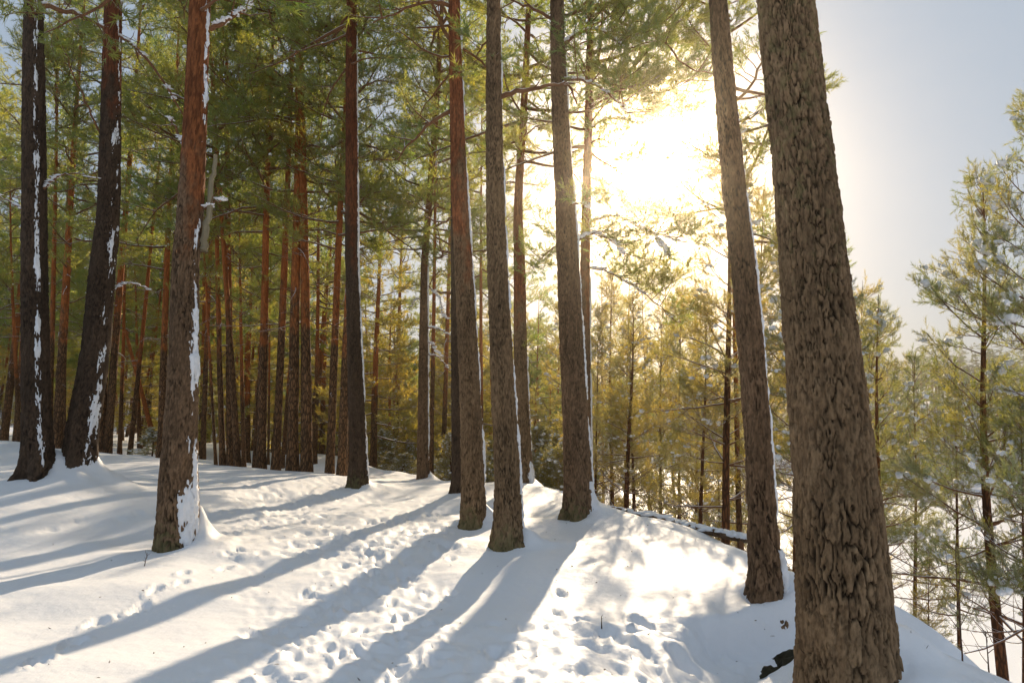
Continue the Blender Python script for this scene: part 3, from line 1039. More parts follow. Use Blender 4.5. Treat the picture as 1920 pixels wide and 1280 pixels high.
def snow_from_tufts(geo, tufts, rng, p, size, sub):
    if not tufts or p <= 0:
        return
    P = np.array([t[0] for t in tufts])
    # snow gathers in patches: pick seeds by a noise over the place
    f = vn(P[:, 0] * 2.2 + 40, P[:, 1] * 2.2 + P[:, 2] * 3.1, 19) * 0.5 + 0.5
    m = rng.random(len(P)) < p * (0.35 + 1.6 * f ** 2)
    D_ = np.array([t[1] for t in tufts])[m]
    D_[:, 2] *= 0.4
    D_ /= np.linalg.norm(D_, axis=1, keepdims=True) + 1e-9
    Q = P[m] + D_ * size * 0.9 + np.array([0, 0, size * 0.35])
    if sub:
        Q = np.concatenate([Q, Q + rng.normal(0, 1, Q.shape) * size * np.array([.8, .8, .25]), Q + D_ * size * 1.1 - np.array([0, 0, size * .3]), Q - D_ * size * 0.9])
    n = len(Q)
    s = size * (0.35 + 1.2 * rng.random(n) ** 2.2)
    S = np.stack([s * (0.8 + .5 * rng.random(n)), s * (0.7 + .5 * rng.random(n)), s * (0.5 + .35 * rng.random(n))], -1)
    lumps(geo, Q, S, rng, sub)


def pine_variant(seed, H, cb, kind, split, tpl, n_prim, Lmax, tspace, snow_p=0.0, snow_size=0.07, snow_sub=0, frost=0.0, dead=8, r_base=0.17, curve=0.12, mat_bark=None, mat_needle=None, tscale=1.0):
    """A pine as data: trunk mesh and branches, each branch a dict of meshes (wood, needles, snow) or all of them joined."""
    rng = np.random.default_rng(seed)
    mat_bark, mat_needle = mat_bark or M_bark, mat_needle or M_needle
    nz = 40
    z = np.linspace(-0.4, H, nz)
    hh = np.maximum(z, 0)
    r = r_base * (1 - 0.93 * (hh / H) ** 1.15) * (1 + 0.35 * np.exp(-hh / 0.25))
    ph = rng.random(4) * 6.28
    cx = curve * (np.sin(hh / H * 5 + ph[0]) - np.sin(ph[0])) * (hh / H)
    cy = curve * (np.sin(hh / H * 4 + ph[1]) - np.sin(ph[1])) * (hh / H)
    path = np.stack([cx, cy, z], -1)
    V, Fq = tube(path, r, 12)
    ang = np.tile(np.arange(12), nz)
    hv = np.repeat(hh, 12)
    V[:, :2] += (V[:, :2] - np.repeat(path[:, :2], 12, 0)) * (0.07 * vn(ang * 1.0, hv * 1.5, seed, px=12))[:, None]
    lo, hi = (0.10, 0.36) if kind != 'young' else (0.3, 0.9)
    upv = np.clip((hv / H - lo) / (hi - lo), 0, 1)
    trunk = mesh_np("trunk", V, Fq, mat_bark, True, dict(up=upv))

    def trunk_at(h):
        return np.array([np.interp(h, z, cx), np.interp(h, z, cy), h])

    specs = []
    if kind == 'mature':
        for k in range(n_prim):
            t = (k + rng.random()) / n_prim
            h = (cb + (0.985 - cb) * t) * H
            L = Lmax * (0.35 + 0.65 * math.sin(math.pi * min(1, 0.25 + t * 0.85)) ** 0.8) * (0.55 + 0.6 * rng.random())
            if t > 0.85: L *= 0.6
            specs.append((h, rng.random() * 6.283, math.radians(-12 + 55 * t + rng.normal(0, 9)), L, 0.012 + 0.012 * L, 0.16, rng.normal(0.15, 0.35), int(4 + L * 3.2), 1))
        for k in range(dead):
            h = H * (cb * 0.35 + cb * 0.75 * rng.random())
            specs.append((h, rng.random() * 6.283, math.radians(rng.normal(-5, 16)), 0.4 + 1.5 * rng.random() ** 1.5, 0.012 + .010 * rng.random(), 0.22, rng.normal(-0.1, 0.4), int(rng.integers(0, 5)), 0))
    elif kind == 'dense':
        for k in range(n_prim):
            t = (k + rng.random()) / n_prim
            h = (cb + (0.985 - cb) * t) * H
            L = Lmax * (1.02 - t) ** 0.75 * (0.75 + 0.4 * rng.random())
            specs.append((h, k * 2.4 + rng.normal(0, .4), math.radians(-14 + 40 * t + rng.normal(0, 6)), L, 0.010 + 0.010 * L, 0.07, 0.25, int(5 + L * 3.5), 1))
    else:
        h = H * cb
        while h < H * 0.97:
            t = (h / H - cb) / (1 - cb)
            nb = int(rng.integers(3, 7))
            a0 = rng.random() * 6.28
            for q in range(nb):
                L = Lmax * (1.03 - t) ** 0.7 * (0.38 + 0.8 * rng.random())
                leaf = 0 if (t < 0.16 and rng.random() < 0.75) else 1
                specs.append((h + rng.normal(0, .04), a0 + q * 6.283 / nb + rng.normal(0, .25), math.radians(0 + 46 * t + rng.normal(0, 11)), L, 0.006 + 0.008 * L, 0.11, rng.normal(0.28, .2), int(4 + L * 5.2), leaf))
            h += (0.22 + 0.32 * rng.random()) * (1.25 - 0.6 * t) * H / 8.0
    branches = []
    wood_all, need_all, snow_all = Geo(), Geo(), Geo()
    top_t = []
    for i, (h, az, el, L, r0, crook, bend, n2, leaf) in enumerate(specs):
        wood = Geo() if split else wood_all
        tufts = []
        grow_branch(rng, wood, tufts, trunk_at(h), az, el, L, r0, crook, bend, n2, leaf, tspace, fan=0.95 if kind != 'young' else 0.75)
        need = Geo() if split else need_all
        snow = Geo() if split else snow_all
        if tufts:
            place_tufts(need, [t[0] for t in tufts], [t[1] for t in tufts], rng, tpl, tscale, frost * (0.3 + 1.4 * rng.random()), [t[2] for t in tufts])
            snow_from_tufts(snow, tufts, rng, snow_p, snow_size, snow_sub)
        if split:
            branches.append((wood.mesh("branch", M_wood), need.mesh("needles", mat_needle, False), snow.mesh("snow_load", M_snowload)))
    # leader shoots at the very top
    tp = trunk_at(H)
    lead = [(tp + np.array([0, 0, -0.09 * k]), np.array([rng.normal(0, .35), rng.normal(0, .35), 1.0])) for k in range(7)]
    lg = Geo() if split else need_all
    place_tufts(lg, [t[0] for t in lead], [t[1] for t in lead], rng, tpl, tscale, frost)
    v = dict(H=H, r=r_base, trunk=trunk, split=split, branches=branches, cx=np.interp(H, z, cx))
    if split:
        v['lead'] = lg.mesh("shoot", mat_needle, False)
    else:
        v['wood'], v['need'], v['snow'] = wood_all.mesh("branches", M_wood), need_all.mesh("crown", mat_needle, False), snow_all.mesh("snow_load", M_snowload)
    return v


def plant(v, name, base, rot, s_h, s_r, label, cat, group, s_c=None):
    """One tree from a variant: root Empty, trunk, branches with their needles and snow."""
    root = link(name, None)
    root.location = base
    root.rotation_euler = rot
    root.empty_display_size = 0.3
    tag(root, label, cat, group)
    s_c = s_c or s_h
    t = link("trunk", v['trunk'], root)
    t.scale = (s_r, s_r, s_h)
    def fit(o):
        o.scale = (s_c, s_c, s_h)
    if v['split']:
        for wd, nd, sn in v['branches']:
            b = link("branch", wd, root)
            fit(b)
            if nd: tag(link("needles", nd, b), kind="stuff")
            if sn: tag(link("snow_load", sn, b), kind="stuff")
        fit(link("shoot", v['lead'], root))
    else:
        o = link("branchwork", v['wood'], root); fit(o); tag(o, kind="stuff")
        o = link("crown", v['need'], root); fit(o); tag(o, kind="stuff")
        if v['snow']:
            o = link("snow_load", v['snow'], root); fit(o); tag(o, kind="stuff")
    return root


# variants --------------------------------------------------------------
VM = [pine_variant(100 + i, 18.5 + 0.8 * i, cb, 'mature', True, TPL_MID, 34, 3.0, 0.10, snow_p=0.02, snow_size=0.05, dead=12, frost=0.05, tscale=1.28)
      for i, cb in enumerate((0.38, 0.48, 0.32))]
VF = [pine_variant(200 + i, 17.5 + 1.2 * i, cb, 'mature', False, TPL_FAR, 34, 2.9, 0.115, snow_p=0.02, snow_size=0.06, dead=14, frost=0.05, tscale=1.45)
      for i, cb in enumerate((0.29, 0.38, 0.33))]
VD = [pine_variant(300 + i, 13.0, 0.10, 'dense', False, TPL_FAR, 50, 2.7, 0.125, snow_p=0.03, snow_size=0.06, frost=0.10, tscale=1.4, mat_needle=M_needle_backlit) for i in range(2)]
VY = [pine_variant(400 + i, 8.0, cb, 'young', True, TPL_NEAR, 0, lm, 0.10, snow_p=0.055, snow_size=0.036, snow_sub=1, frost=0.26, r_base=0.085, curve=0.10, mat_bark=M_bark_young, mat_needle=M_needle_backlit, tscale=1.25)
      for i, (cb, lm) in enumerate(((0.18, 1.9), (0.22, 1.7)))]
VS = [pine_variant(500 + i, 8.0, 0.24, 'young', True, TPL_NEAR, 0, 2.1, 0.085, snow_p=0.05, snow_size=0.055, snow_sub=1, frost=0.22, r_base=0.095, curve=0.16, mat_bark=M_bark_young, mat_needle=M_needle_s, tscale=1.15)
      for i in range(2)]
VT = [pine_variant(600, 7.0, 0.36, 'young', True, TPL_NEAR, 0, 1.5, 0.11, snow_p=0.06, snow_size=0.05, snow_sub=1, frost=0.30, r_base=0.075, curve=0.06, mat_bark=M_bark_young, mat_needle=M_needle_s, tscale=1.15)]
VB = [pine_variant(700 + i, 3.0, 0.06, 'young', False, TPL_FAR, 0, 1.15, 0.10, snow_p=0.25, snow_size=0.06, frost=0.4, r_base=0.04, curve=0.1, mat_bark=M_bark_young, mat_needle=M_needle_backlit) for i in range(3)]
print("variants", time.time() - T0)

# ------------------------------------------------------------------ hero trees
SNOWSPEC = {  # per tree: (angle, half width, z0, z1, threshold, thickness)
    'R1': [(0.35, 0.32, 0.3, 4.2, 0.10, .02)],
    'R2': [(0.25, 0.42, 0.0, 4.5, 0.14, .02), (-0.5, 0.45, -0.05, 0.45, 0.0, .02)],
    'R3': [(0.25, 0.42, 0.0, 8.0, 0.04, .02), (-0.5, 0.5, -0.05, 0.6, 0.05, .02)],
    'R4': [(0.22, 0.40, 0.0, 6.8, 0.10, .018)],
    'R5': [(0.22, 0.42, 0.0, 8.4, 0.14, .018)],
    'R6': [(0.3, 0.4, 0.0, 4.0, 0.0, .02)],
    'R7': [(0.1, 0.5, 0.0, 3.0, 0.0, .025), (-0.7, 0.6, -0.05, 0.5, 0.1, .02)],
    'R8': [(0.2, 0.48, 0.0, 11.5, 0.16, .02)],
    'R9': [(-0.34, 0.50, 0.1, 3.6, 0.20, .028), (-0.3, 0.5, 3.6, 8.6, 0.85, .03), (-0.75, 0.45, 0.0, 0.8, 0.0, .03)],
    'R10': [(-0.78, 0.34, 0.0, 9.5, 0.40, .024)],
    'R11': [(-0.35, 0.6, 0.0, 8.5, 0.42, .022)],
    'R12': [(0.1, 0.5, 0.0, 7.0, 0.1, .025)],
    'R13': [(0.1, 0.5, 0.0, 5.0, 0.1, .025)],
}
VCROWN = VF


CROWN_SHARED = {}


def add_crown(h, root, seed, own=True):
    """The crown above the picture: a set of branches with needles joined (nothing of them is close)."""
    rng = np.random.default_rng(seed)
    z, cx, r = h['axis']
    base = h['base']
    if not own and CROWN_SHARED:
        hz0 = CROWN_SHARED['H'] * 0.6
        dx = np.interp(base[2] + h['H'] * 0.8, z, cx) - base[0]
        for nm in ('branchwork', 'crown'):
            o = tag(link(nm, CROWN_SHARED[nm], root), kind="stuff")
            o.location = (dx, 0, h['H'] - CROWN_SHARED['H'])
        return
    wood, need, tufts = Geo(), Geo(), []
    H = h['H']
    c0 = h.get('crown0', 0.56)
    nbr = 24 if not own else 38
    for k in range(nbr):
        t = (k + rng.random()) / nbr
        hz = H * (c0 + (0.98 - c0) * t)
        L = 2.9 * (0.4 + 0.6 * math.sin(math.pi * min(1, .25 + .85 * t))) * (.55 + .6 * rng.random())
        o = (np.interp(base[2] + hz, z, cx) - base[0] if own else 0, 0, hz)
        grow_branch(rng, wood, tufts, o, rng.random() * 6.283, math.radians(-10 + 50 * t + rng.normal(0, 9)), L, .012 + .012 * L, .16, rng.normal(.15, .35), int(3 + L * 2.6), 1, 0.14)
    place_tufts(need, [t[0] for t in tufts], [t[1] for t in tufts], rng, TPL_FAR, 1.35, 0.06, [t[2] for t in tufts])
    wm, nm_ = wood.mesh("branchwork", M_wood), need.mesh("crown", M_needle, False)
    wo, no = tag(link("branchwork", wm, root), kind="stuff"), tag(link("crown", nm_, root), kind="stuff")
    if not own:
        CROWN_SHARED.update(H=H, branchwork=wm, crown=nm_)
        wo.location.x = no.location.x = np.interp(base[2] + H * 0.8, z, cx) - base[0]


def hero_branch(h, root, rng, path_px, r0, leafy=False, n2=0, twig_l=0.5, D1=None, snow=0.0, mat=None, tip=0.25):
    """A branch of a near tree, through the given pixels, ending at distance D1."""
    D0 = h['D']
    D1 = D0 if D1 is None else D1
    n = len(path_px)
    P = np.array([at(px, py, D0 + (D1 - D0) * i / (n - 1)) for i, (px, py) in enumerate(path_px)])
    pl = catmull(P, max(12, 4 * n)) - h['base']
    pl[1:] += rng.normal(0, 0.012, pl[1:].shape)
    wood, need, sn, tufts = Geo(), Geo(), Geo(), []
    wood.add(*tube(pl, np.linspace(r0, r0 * tip, len(pl)), 8))
    for k in range(n2):
        t = 0.25 + 0.74 * (k + rng.random()) / n2
        q, d = along(pl, min(t, .99))
        aa = math.atan2(d[1], d[0]) + (1 if k % 2 else -1) * (0.5 + 0.7 * rng.random())
        l2 = twig_l * (0.5 + 0.8 * rng.random())
        if leafy:
            grow_branch(rng, wood, tufts, q, aa, rng.normal(0.1, .35), l2, r0 * .4, .14, .3, int(3 + l2 * 5), 1, .10)
        else:
            tw = crooked(rng, q, aa, rng.normal(0.1, .5), l2, 6, .25, .2)
            wood.add(*tube(tw, np.linspace(r0 * .35, .003, 7), 4))
    b = link("branch", wood.mesh("branch", mat or M_wood), root)
    if tufts:
        place_tufts(need, [t[0] for t in tufts], [t[1] for t in tufts], rng, TPL_MID, 1.15, 0.12, [t[2] for t in tufts])
        tag(link("needles", need.mesh("needles", M_needle, False), b), kind="stuff")
    if snow > 0:
        # a ridge of snow lying along the top
        nn = len(pl)
        C, S = [], []
        for i in range(int(nn * 3)):
            t = rng.random()
            if vn(np.array([t * 7.0]), np.array([r0 * 900]), 3)[0] < -0.35: continue
            q, d = along(pl, t * .98)
            rr = r0 * (1 - (1 - tip) * t)
            C.append(q + np.array([0, 0, rr * 0.9 + 0.004]))
            S.append((0.05 + .03 * rng.random(), rr * 0.9 + .008, (0.5 + rng.random()) * snow))
        lumps(sn, C, S, rng, 1)
        tag(link("snow_load", sn.mesh("snow_load", M_snowload), b), kind="stuff")
    return b


HROOT = {}
for i, h in enumerate(HERO + SEC):
    root = link("pine_tree", None)
    root.location = h['base']
    tag(root, h['label'], "tree", "tall pines standing on the snowy plateau")
    HROOT[h['key']] = (h, root)
    if h['key'] == 'R1':
        hero_trunk(h, 3 + i, 196, 0.0125, root)
    elif h in HERO:
        hero_trunk(h, 3 + i, 84, 0.027 if h['key'] != 'R2' else 0.019, root)
    else:
        hero_trunk(h, 3 + i, 60, 0.04, root)
    for q, s in enumerate(SNOWSPEC.get(h['key'], [])):
        snow_on_trunk(h, root, s[0], s[1], s[2], s[3], s[4], 40 + 7 * i + q, s[5])
    h['crown0'] = {'R12': 0.42, 'R7': 0.45, 'R13': 0.44, 'R6': .5}.get(h['key'], 0.6)
    add_crown(h, root, 900 + i, h['key'] in ('R12', 'R7', 'R13', 'R6', 'R3'))
print("heroes", time.time() - T0)

rb = np.random.default_rng(77)
def HB(key, *a, **k):
    h, root = HROOT[key]
    return hero_branch(h, root, rb, *a, **k)

HB('R10', [(78, 12), (150, 28), (235, 75), (305, 148), (345, 222)], .045, n2=5, twig_l=.8, D1=11.8, snow=.012)
HB('R10', [(80, 355), (110, 330), (140, 326), (183, 336)], .022, n2=3, twig_l=.4, snow=.008)
HB('R10', [(48, 395), (20, 378), (-10, 362)], .022, n2=2, twig_l=.4, snow=.01)
HB('R11', [(190, 250), (160, 190), (125, 110), (95, 45)], .018, n2=4, twig_l=.5, D1=10.6)
HB('R11', [(208, 545), (245, 530), (290, 546)], .018, n2=2, twig_l=.3, D1=12.5, snow=.01)
HB('R9', [(394, 55), (420, 42), (450, 22), (478, 2)], .035, n2=3, twig_l=.5, snow=.016)
HB('R9', [(352, 278), (340, 258), (326, 235), (318, 220)], .022, n2=2, twig_l=.4, snow=.01)
HB('R9', [(380, 470), (388, 420), (396, 350), (404, 292)], .05, mat=M_deadwood, tip=.5)['label'] = "pale barkless broken snag"
HB('R9', [(384, 392), (400, 380), (420, 372)], .02, n2=2, twig_l=.3, snow=.012)
HB('R5', [(846, 12), (800, 4), (750, 22), (700, 42)], .035, n2=6, twig_l=.6, leafy=True, D1=9.6)
HB('R5', [(846, 208), (815, 225), (775, 262), (742, 300)], .035, n2=6, twig_l=.55, leafy=True, D1=10.8)
HB('R5', [(852, 405), (835, 415), (810, 412), (796, 405)], .02, n2=3, twig_l=.3, leafy=False)
HB('R4', [(938, 182), (985, 170), (1035, 160), (1065, 158), (1085, 195)], .038, n2=4, twig_l=.5, leafy=False, D1=8.9)
HB('R4', [(922, 60), (900, 95), (885, 130)], .018, n2=4, twig_l=.4, leafy=True)
HB('R3', [(1050, 45), (1010, 20), (965, 2), (930, -12)], .035, n2=5, twig_l=.6, leafy=True, D1=11.2)
HB('R3', [(1050, 90), (1090, 60), (1130, 60), (1175, 95)], .035, n2=14, twig_l=.95, leafy=True, D1=10.2, snow=.01)
HB('R3', [(1050, 150), (1090, 150), (1140, 175), (1180, 215)], .03, n2=14, twig_l=.9, leafy=True, D1=10.0, snow=.01)
HB('R3', [(1048, 30), (1120, 20), (1200, 62), (1240, 75), (1290, 125), (1340, 140)], .034, n2=8, twig_l=.7, leafy=True, D1=11.5)
HB('R3', [(1060, 390), (1085, 380), (1110, 388)], .02, n2=5, twig_l=.35, leafy=True, snow=.03, D1=10.2)
HB('R12', [(800, 532), (812, 545), (824, 560), (832, 590), (848, 600)], .028, n2=2, twig_l=.4, snow=.02)
HB('R12', [(800, 612), (825, 618), (852, 632)], .035, n2=1, twig_l=.4, snow=.022)
HB('R12', [(798, 641), (812, 645), (818, 658), (830, 668)], .025, n2=3, twig_l=.4, snow=.02)
HB('R12', [(800, 665), (820, 668), (840, 690), (858, 705)], .03, n2=5, twig_l=.6, snow=.012)
HB('R12', [(796, 560), (780, 562), (768, 580)], .018, n2=2, twig_l=.4, snow=.012)
HB('R7', [(984, 255), (1010, 235), (1040, 232)], .02, n2=4, twig_l=.5, leafy=True)
HB('R7', [(978, 345), (950, 340), (930, 360)], .02, n2=5, twig_l=.5, leafy=True)
HB('R7', [(975, 480), (1000, 500), (1020, 498)], .018, n2=4, twig_l=.5, leafy=True)
HB('R7', [(978, 655), (990, 645), (1002, 635)], .012, n2=3, twig_l=.2, leafy=True)
HB('R8', [(664, 120), (640, 140), (612, 190), (600, 250)], .03, n2=5, twig_l=.8, leafy=True, D1=16.2)
HB('R13', [(1102, 190), (1160, 165), (1230, 175), (1300, 150)], .03, n2=18, twig_l=1.0, leafy=True, D1=13.2)
HB('R13', [(1100, 420), (1150, 405), (1210, 430), (1280, 455)], .03, n2=20, twig_l=1.0, leafy=True, D1=13.4, snow=.03)
HB('R13', [(1100, 500), (1140, 510), (1200, 545), (1265, 600)], .026, n2=20, twig_l=1.0, leafy=True, D1=14.0, snow=.02)
HB('R13', [(1100, 470), (1070, 455), (1030, 470), (1000, 500)], .022, n2=14, twig_l=.8, leafy=True, D1=15.0)
HB('R3', [(1066, 470), (1100, 440), (1140, 445), (1175, 480)], .024, n2=16, twig_l=.75, leafy=True, D1=11.6, snow=.02)
HB('R13', [(1102, 270), (1130, 262), (1165, 285), (1190, 325)], .022, n2=16, twig_l=.8, leafy=True, D1=13.6)
HB('R13', [(1104, 240), (1150, 222), (1200, 232), (1250, 215)], .03, n2=14, twig_l=.9, leafy=True, D1=13.8, snow=.02)
HB('R13', [(1102, 330), (1150, 350), (1190, 400), (1262, 482)], .03, n2=7, twig_l=.6, leafy=True, D1=13.0, snow=.07)

# ------------------------------------------------------------------ the back row and the left forest
rm = np.random.default_rng(12)
TAKEN = [h['base'][:2] for h in HERO + SEC]
for i, (px, py, D, w, tx, ty, var, label) in enumerate(MID):
    base = at(px, py, D)
    top = at(tx, ty, D)
    lean = math.atan2(top[0] - base[0], top[2] - base[2])
    if var == 'dense':
        v = VD[0]
    else:
        v = VM[i % 3]
    sH = 0.9 + 0.2 * rm.random()
    if w < 9: sH *= 0.72
    if var == 'dense': sH = 0.95
    sR = (w * D / F / 2) / v['r']
    rot = Matrix.Rotation(lean, 3, 'Y') @ Matrix.Rotation(rm.normal(0, .012), 3, 'X') @ Matrix.Rotation(rm.random() * 6.28, 3, 'Z')
    base[2] = gz(base[0], base[1]) - 0.03
    plant(v, "pine_tree", base, rot.to_euler(), sH, sR, label, "tree", "pines of the back row and the left forest", s_c=sH * (0.6 if w < 9 else 0.95))
    TAKEN.append(base[:2])

# pines rooted below the crest whose crowns stand against the sky
TALL = [(905, 27, 9, 30, 1, "pine behind the gap of the red-barked and greyish pines, crown against the sky"),
        (1374, 15, 11, -220, 1, "tall pine behind the lip pine, boughs showing to both sides of it high up"),
        (832, 30, 10, -30, 0, "far pine behind the bent-topped pine with crooked stubs"),
        (1128, 52, 6, 420, 2, "far pine across the shelf, under the brightest glare"),
        (1165, 58, 6, 400, 2, "far pine whose top stands just below the sun's glare"),
        (1212, 50, 6, 440, 2, "far pine straight below the sun's glare"),
        (1075, 47, 6, 500, 0, "far pine beside the sky gap, past the dark splay-footed pine"),
        (1030, 56, 6, 590, 2, "far pine in the low sky gap between the slim orange and splay-footed pines"),
        (1260, 56, 6, 415, 0, "far pine just past the sun's glare on the far shelf"),
        (1300, 60, 6, 400, 2, "far pine between the sun's glare and the lip pine")]
for i, (px, D, w, topy, vi, label) in enumerate(TALL):
    x = (px - 960) / F * D
    z = max(gz(x, D), LAKE_Z)
    v = VM[vi]
    sH = (at(px, topy, D)[2] - z) / v['H']
    plant(v, "pine_tree", (x, D, z - 0.05), Euler((rm.normal(0, .01), rm.normal(0, .015), rm.random() * 6.28)), sH, (w * D / F / 2) / v['r'], label, "tree", "tall pines below the crest", s_c=min(sH, 1.0) * (0.8 if px == 1372 else 1.0))
    TAKEN.append((x, D))

# farther pines of the forest, each its own tree
def free(x, y, dmin):
    return all((x - a) ** 2 + (y - b) ** 2 > dmin * dmin for a, b in TAKEN)

FAR_LABEL = [(-99, -36, "pine deep in the dark forest toward the photo's left border"),
             (-36, -27, "pine deep in the forest behind the leaning broad-footed trunk"),
             (-27, -20, "pine deep in the forest behind the gnarled orange pine"),
             (-20, -12, "pine deep in the forest behind the back row of trunks"),
             (-12, 99, "pine beyond the yellow-green thicket in the middle")]
n_far = 0
tries = 0
while n_far < 150 and tries < 9000:
    tries += 1
    D = 27 + 75 * rm.random() ** 1.25
    px = -180 + 830 * rm.random()
    x = (px - 960) / F * D
    y = D
    s = crest_dist(np.array([x]), np.array([y]))[0]
    if s > 4 or not free(x, y, 2.0 if D > 45 else 2.6):
        continue
    TAKEN.append((x, y))
    v = VF[int(rm.integers(0, 3))] if rm.random() > 0.13 else VD[int(rm.integers(0, 2))]
    sH = 0.8 + 0.35 * rm.random()
    az = math.degrees(math.atan2(x, y))
    label = next(l for a, b, l in FAR_LABEL if a <= az < b)
    rot = Euler((rm.normal(0, .035), rm.normal(0, .05), rm.random() * 6.28))
    plant(v, "pine_tree", (x, y, gz(x, y) - 0.05), rot, sH, sH * (0.45 + 0.8 * rm.random() ** 1.3), label, "tree", label.replace("pine ", "pines ", 1))
    n_far += 1
print("far", n_far, tries, time.time() - T0)

# pines on the slope beyond the crest, the yellow-green thicket in the middle
n_mid = 0
tries = 0
while n_mid < 46 and tries < 5000:
    tries += 1
    D = 25 + 40 * rm.random()
    px = 430 + 620 * rm.random()
    x = (px - 960) / F * D
    s = crest_dist(np.array([x]), np.array([D]))[0]
    if s < 2.0 or s > 34 or not free(x, D, 2.3):
        continue
    TAKEN.append((x, D))
    z = gz(x, D)
    topz = 1.6 + D * (790 - (330 + 330 * rm.random() + max(0, px - 850) * 0.9)) / F
    if topz - z < 3.0: continue
    v = VD[int(rm.integers(0, 2))] if rm.random() < 0.8 else VF[int(rm.integers(0, 3))]
    sH = min(1.25, (topz - z) / v['H'])
    lab = "snow-dusted pine of the yellow-green thicket beyond the crest in the middle"
    plant(v, "pine_tree", (x, D, z - 0.05), Euler((rm.normal(0, .02), rm.normal(0, .02), rm.random() * 6.28)), sH, sH * 0.8, lab, "tree", "pines of the thicket beyond the crest", s_c=sH * 1.05)
    n_mid += 1
print("thicket", n_mid, tries)

# snowy bushes / small pines along the crest in the middle
n_b = 0
for k in range(400):
    if n_b >= 60: break
    px = 690 + 400 * rm.random()
    D = 19 + 12 * rm.random()
    x = (px - 960) / F * D
    s = crest_dist(np.array([x]), np.array([D]))[0]
    if s < 1.0 or s > 12 or not free(x, D, 0.9): continue
    TAKEN.append((x, D))
    z = gz(x, D)
    topz = 1.6 + D * (790 - (800 + 85 * rm.random())) / F
    sH = float(np.clip((topz - z) / 3.0, 0.3, 1.5))
    plant(VB[int(rm.integers(0, 3))], "snowy_shrub", (x, D, z - 0.05), Euler((0, 0, rm.random() * 6.28)), sH, 1.0, "low frosted young pine in the snowy scrub along the crest", "shrub", "frosted scrub along the crest", s_c=max(sH, .6))
    n_b += 1

# ------------------------------------------------------------------ young pines on the slope to the lake
for i, (px, py, D, w, tx, ty, topy, var, label) in enumerate(YOUNG):
    b0 = at(px, py, D)
    z = gz(b0[0], D)
    up_ = at(tx, ty, D)
    lean = math.atan2(up_[0] - b0[0], up_[2] - b0[2])
    topz = at(tx, topy, D)[2]
    v = {'y': VY, 's': VS, 't': VT}[var]
    v = v[i % len(v)]
    sH = max(0.25, (topz - z) / v['H'] / math.cos(lean))
    sR = (w * D / F / 2) / v['r']
    x0 = up_[0] - math.tan(lean) * (up_[2] - z)
    rot = Matrix.Rotation(lean, 3, 'Y') @ Matrix.Rotation(rm.random() * 6.28, 3, 'Z')
    plant(v, "young_pine", (x0, D, z - 0.08), rot.to_euler(), sH, sR, label, "tree", "young pines on the slope to the lake", s_c=min(sH, 1.25) * {'y': 0.85, 's': 0.74, 't': 0.72}[var])
    TAKEN.append((x0, D))
n_y = 0
for k in range(500):
    if n_y >= 9: break
    D = 16 + 30 * rm.random()
    px = 1080 + 860 * rm.random()
    x = (px - 960) / F * D
    s = crest_dist(np.array([x]), np.array([D]))[0]
    if s < 3 or s > 21 or not free(x, D, 1.8) or (px > 1540 and D < 34): continue
    TAKEN.append((x, D))
    z = gz(x, D)
    topz = 1.6 + D * (790 - ((620 if px < 1480 else 830) + 150 * rm.random())) / F
    if topz - z < 1.6: continue
    v = VY[int(rm.integers(0, 2))]
    sH = (topz - z) / v['H']
    plant(v, "young_pine", (x, D, z - 0.05), Euler((0, rm.normal(0, .02), rm.random() * 6.28)), sH, max(.35, sH * .7), "young pine lower down the slope toward the lake", "tree", "young pines lower down the slope", s_c=min(sH, 1.0))
    n_y += 1
print("young", n_y, time.time() - T0)

# ------------------------------------------------------------------ far side of the valley: one wood
rf = np.random.default_rng(31)
fw, ft = Geo(), Geo()
cnt = 0
X = -190 + 520 * rf.random(40000)
Y = 20 + 345 * rf.random(40000)
S_ = crest_dist(X, Y)
ST = 42 + 85 * sstep(-25, 15, X - 0.12 * Y)
ZG = ground(X, Y)
dens = 0.5 + 0.5 * vn(X / 18, Y / 18, 88)
ok = (S_ > ST - 4) & (S_ < ST + 75) & (rf.random(40000) < 0.35 + 0.65 * dens) & (np.abs(np.arctan2(X, Y)) < 1.2)
X, Y, ZG = X[ok][:2900], Y[ok][:2900], ZG[ok][:2900]
for x, y, z in zip(X, Y, ZG):
    H = 8.5 + 5.5 * rf.random()
    ft.add(*tube([(x, y, z - .3), (x + rf.normal(0, .2), y, z + H)], [0.17, 0.03], 4), up=np.array([0.0] * 4 + [1.0] * 4))
    n = 44
    t = rf.random(n) ** 0.8
    c0 = 0.30 + 0.15 * rf.random()
    hz = H * (c0 + (1 - c0) * t)
    R = (0.5 + 0.16 * H * (1 - t) ** 0.8) * np.sqrt(rf.random(n))
    a = rf.random(n) * 6.283
    P = np.stack([x + R * np.cos(a), y + R * np.sin(a), z + hz], -1)
    q = rf.normal(size=(n, 3, 3)) * np.array([.52, .52, .26])
    fw.add((P[:, None] + q).reshape(-1, 3), np.arange(n * 3).reshape(-1, 3), tint=np.repeat(rf.random(n), 3), frost=np.repeat(np.clip(rf.random(n) * .9, 0, 1), 3))
M_needle_f = needle_mat("far_pine_needles", (0.03, 0.06, 0.035), (0.06, 0.085, 0.04), (0.10, 0.18, 0.06), (0.22, 0.26, 0.08), 0.4, 0.35)
ff = link("far_forest", fw.mesh("far_forest", M_needle_f, False))
tag(ff, "hazy snow-dusted forest on the hillside across the frozen lake", "forest", kind="stuff")
tag(link("far_trunks", ft.mesh("far_trunks", M_bark), ff), kind="stuff")
print("wood", len(X), time.time() - T0)

# ------------------------------------------------------------------ things on the snow
rs = np.random.default_rng(5)
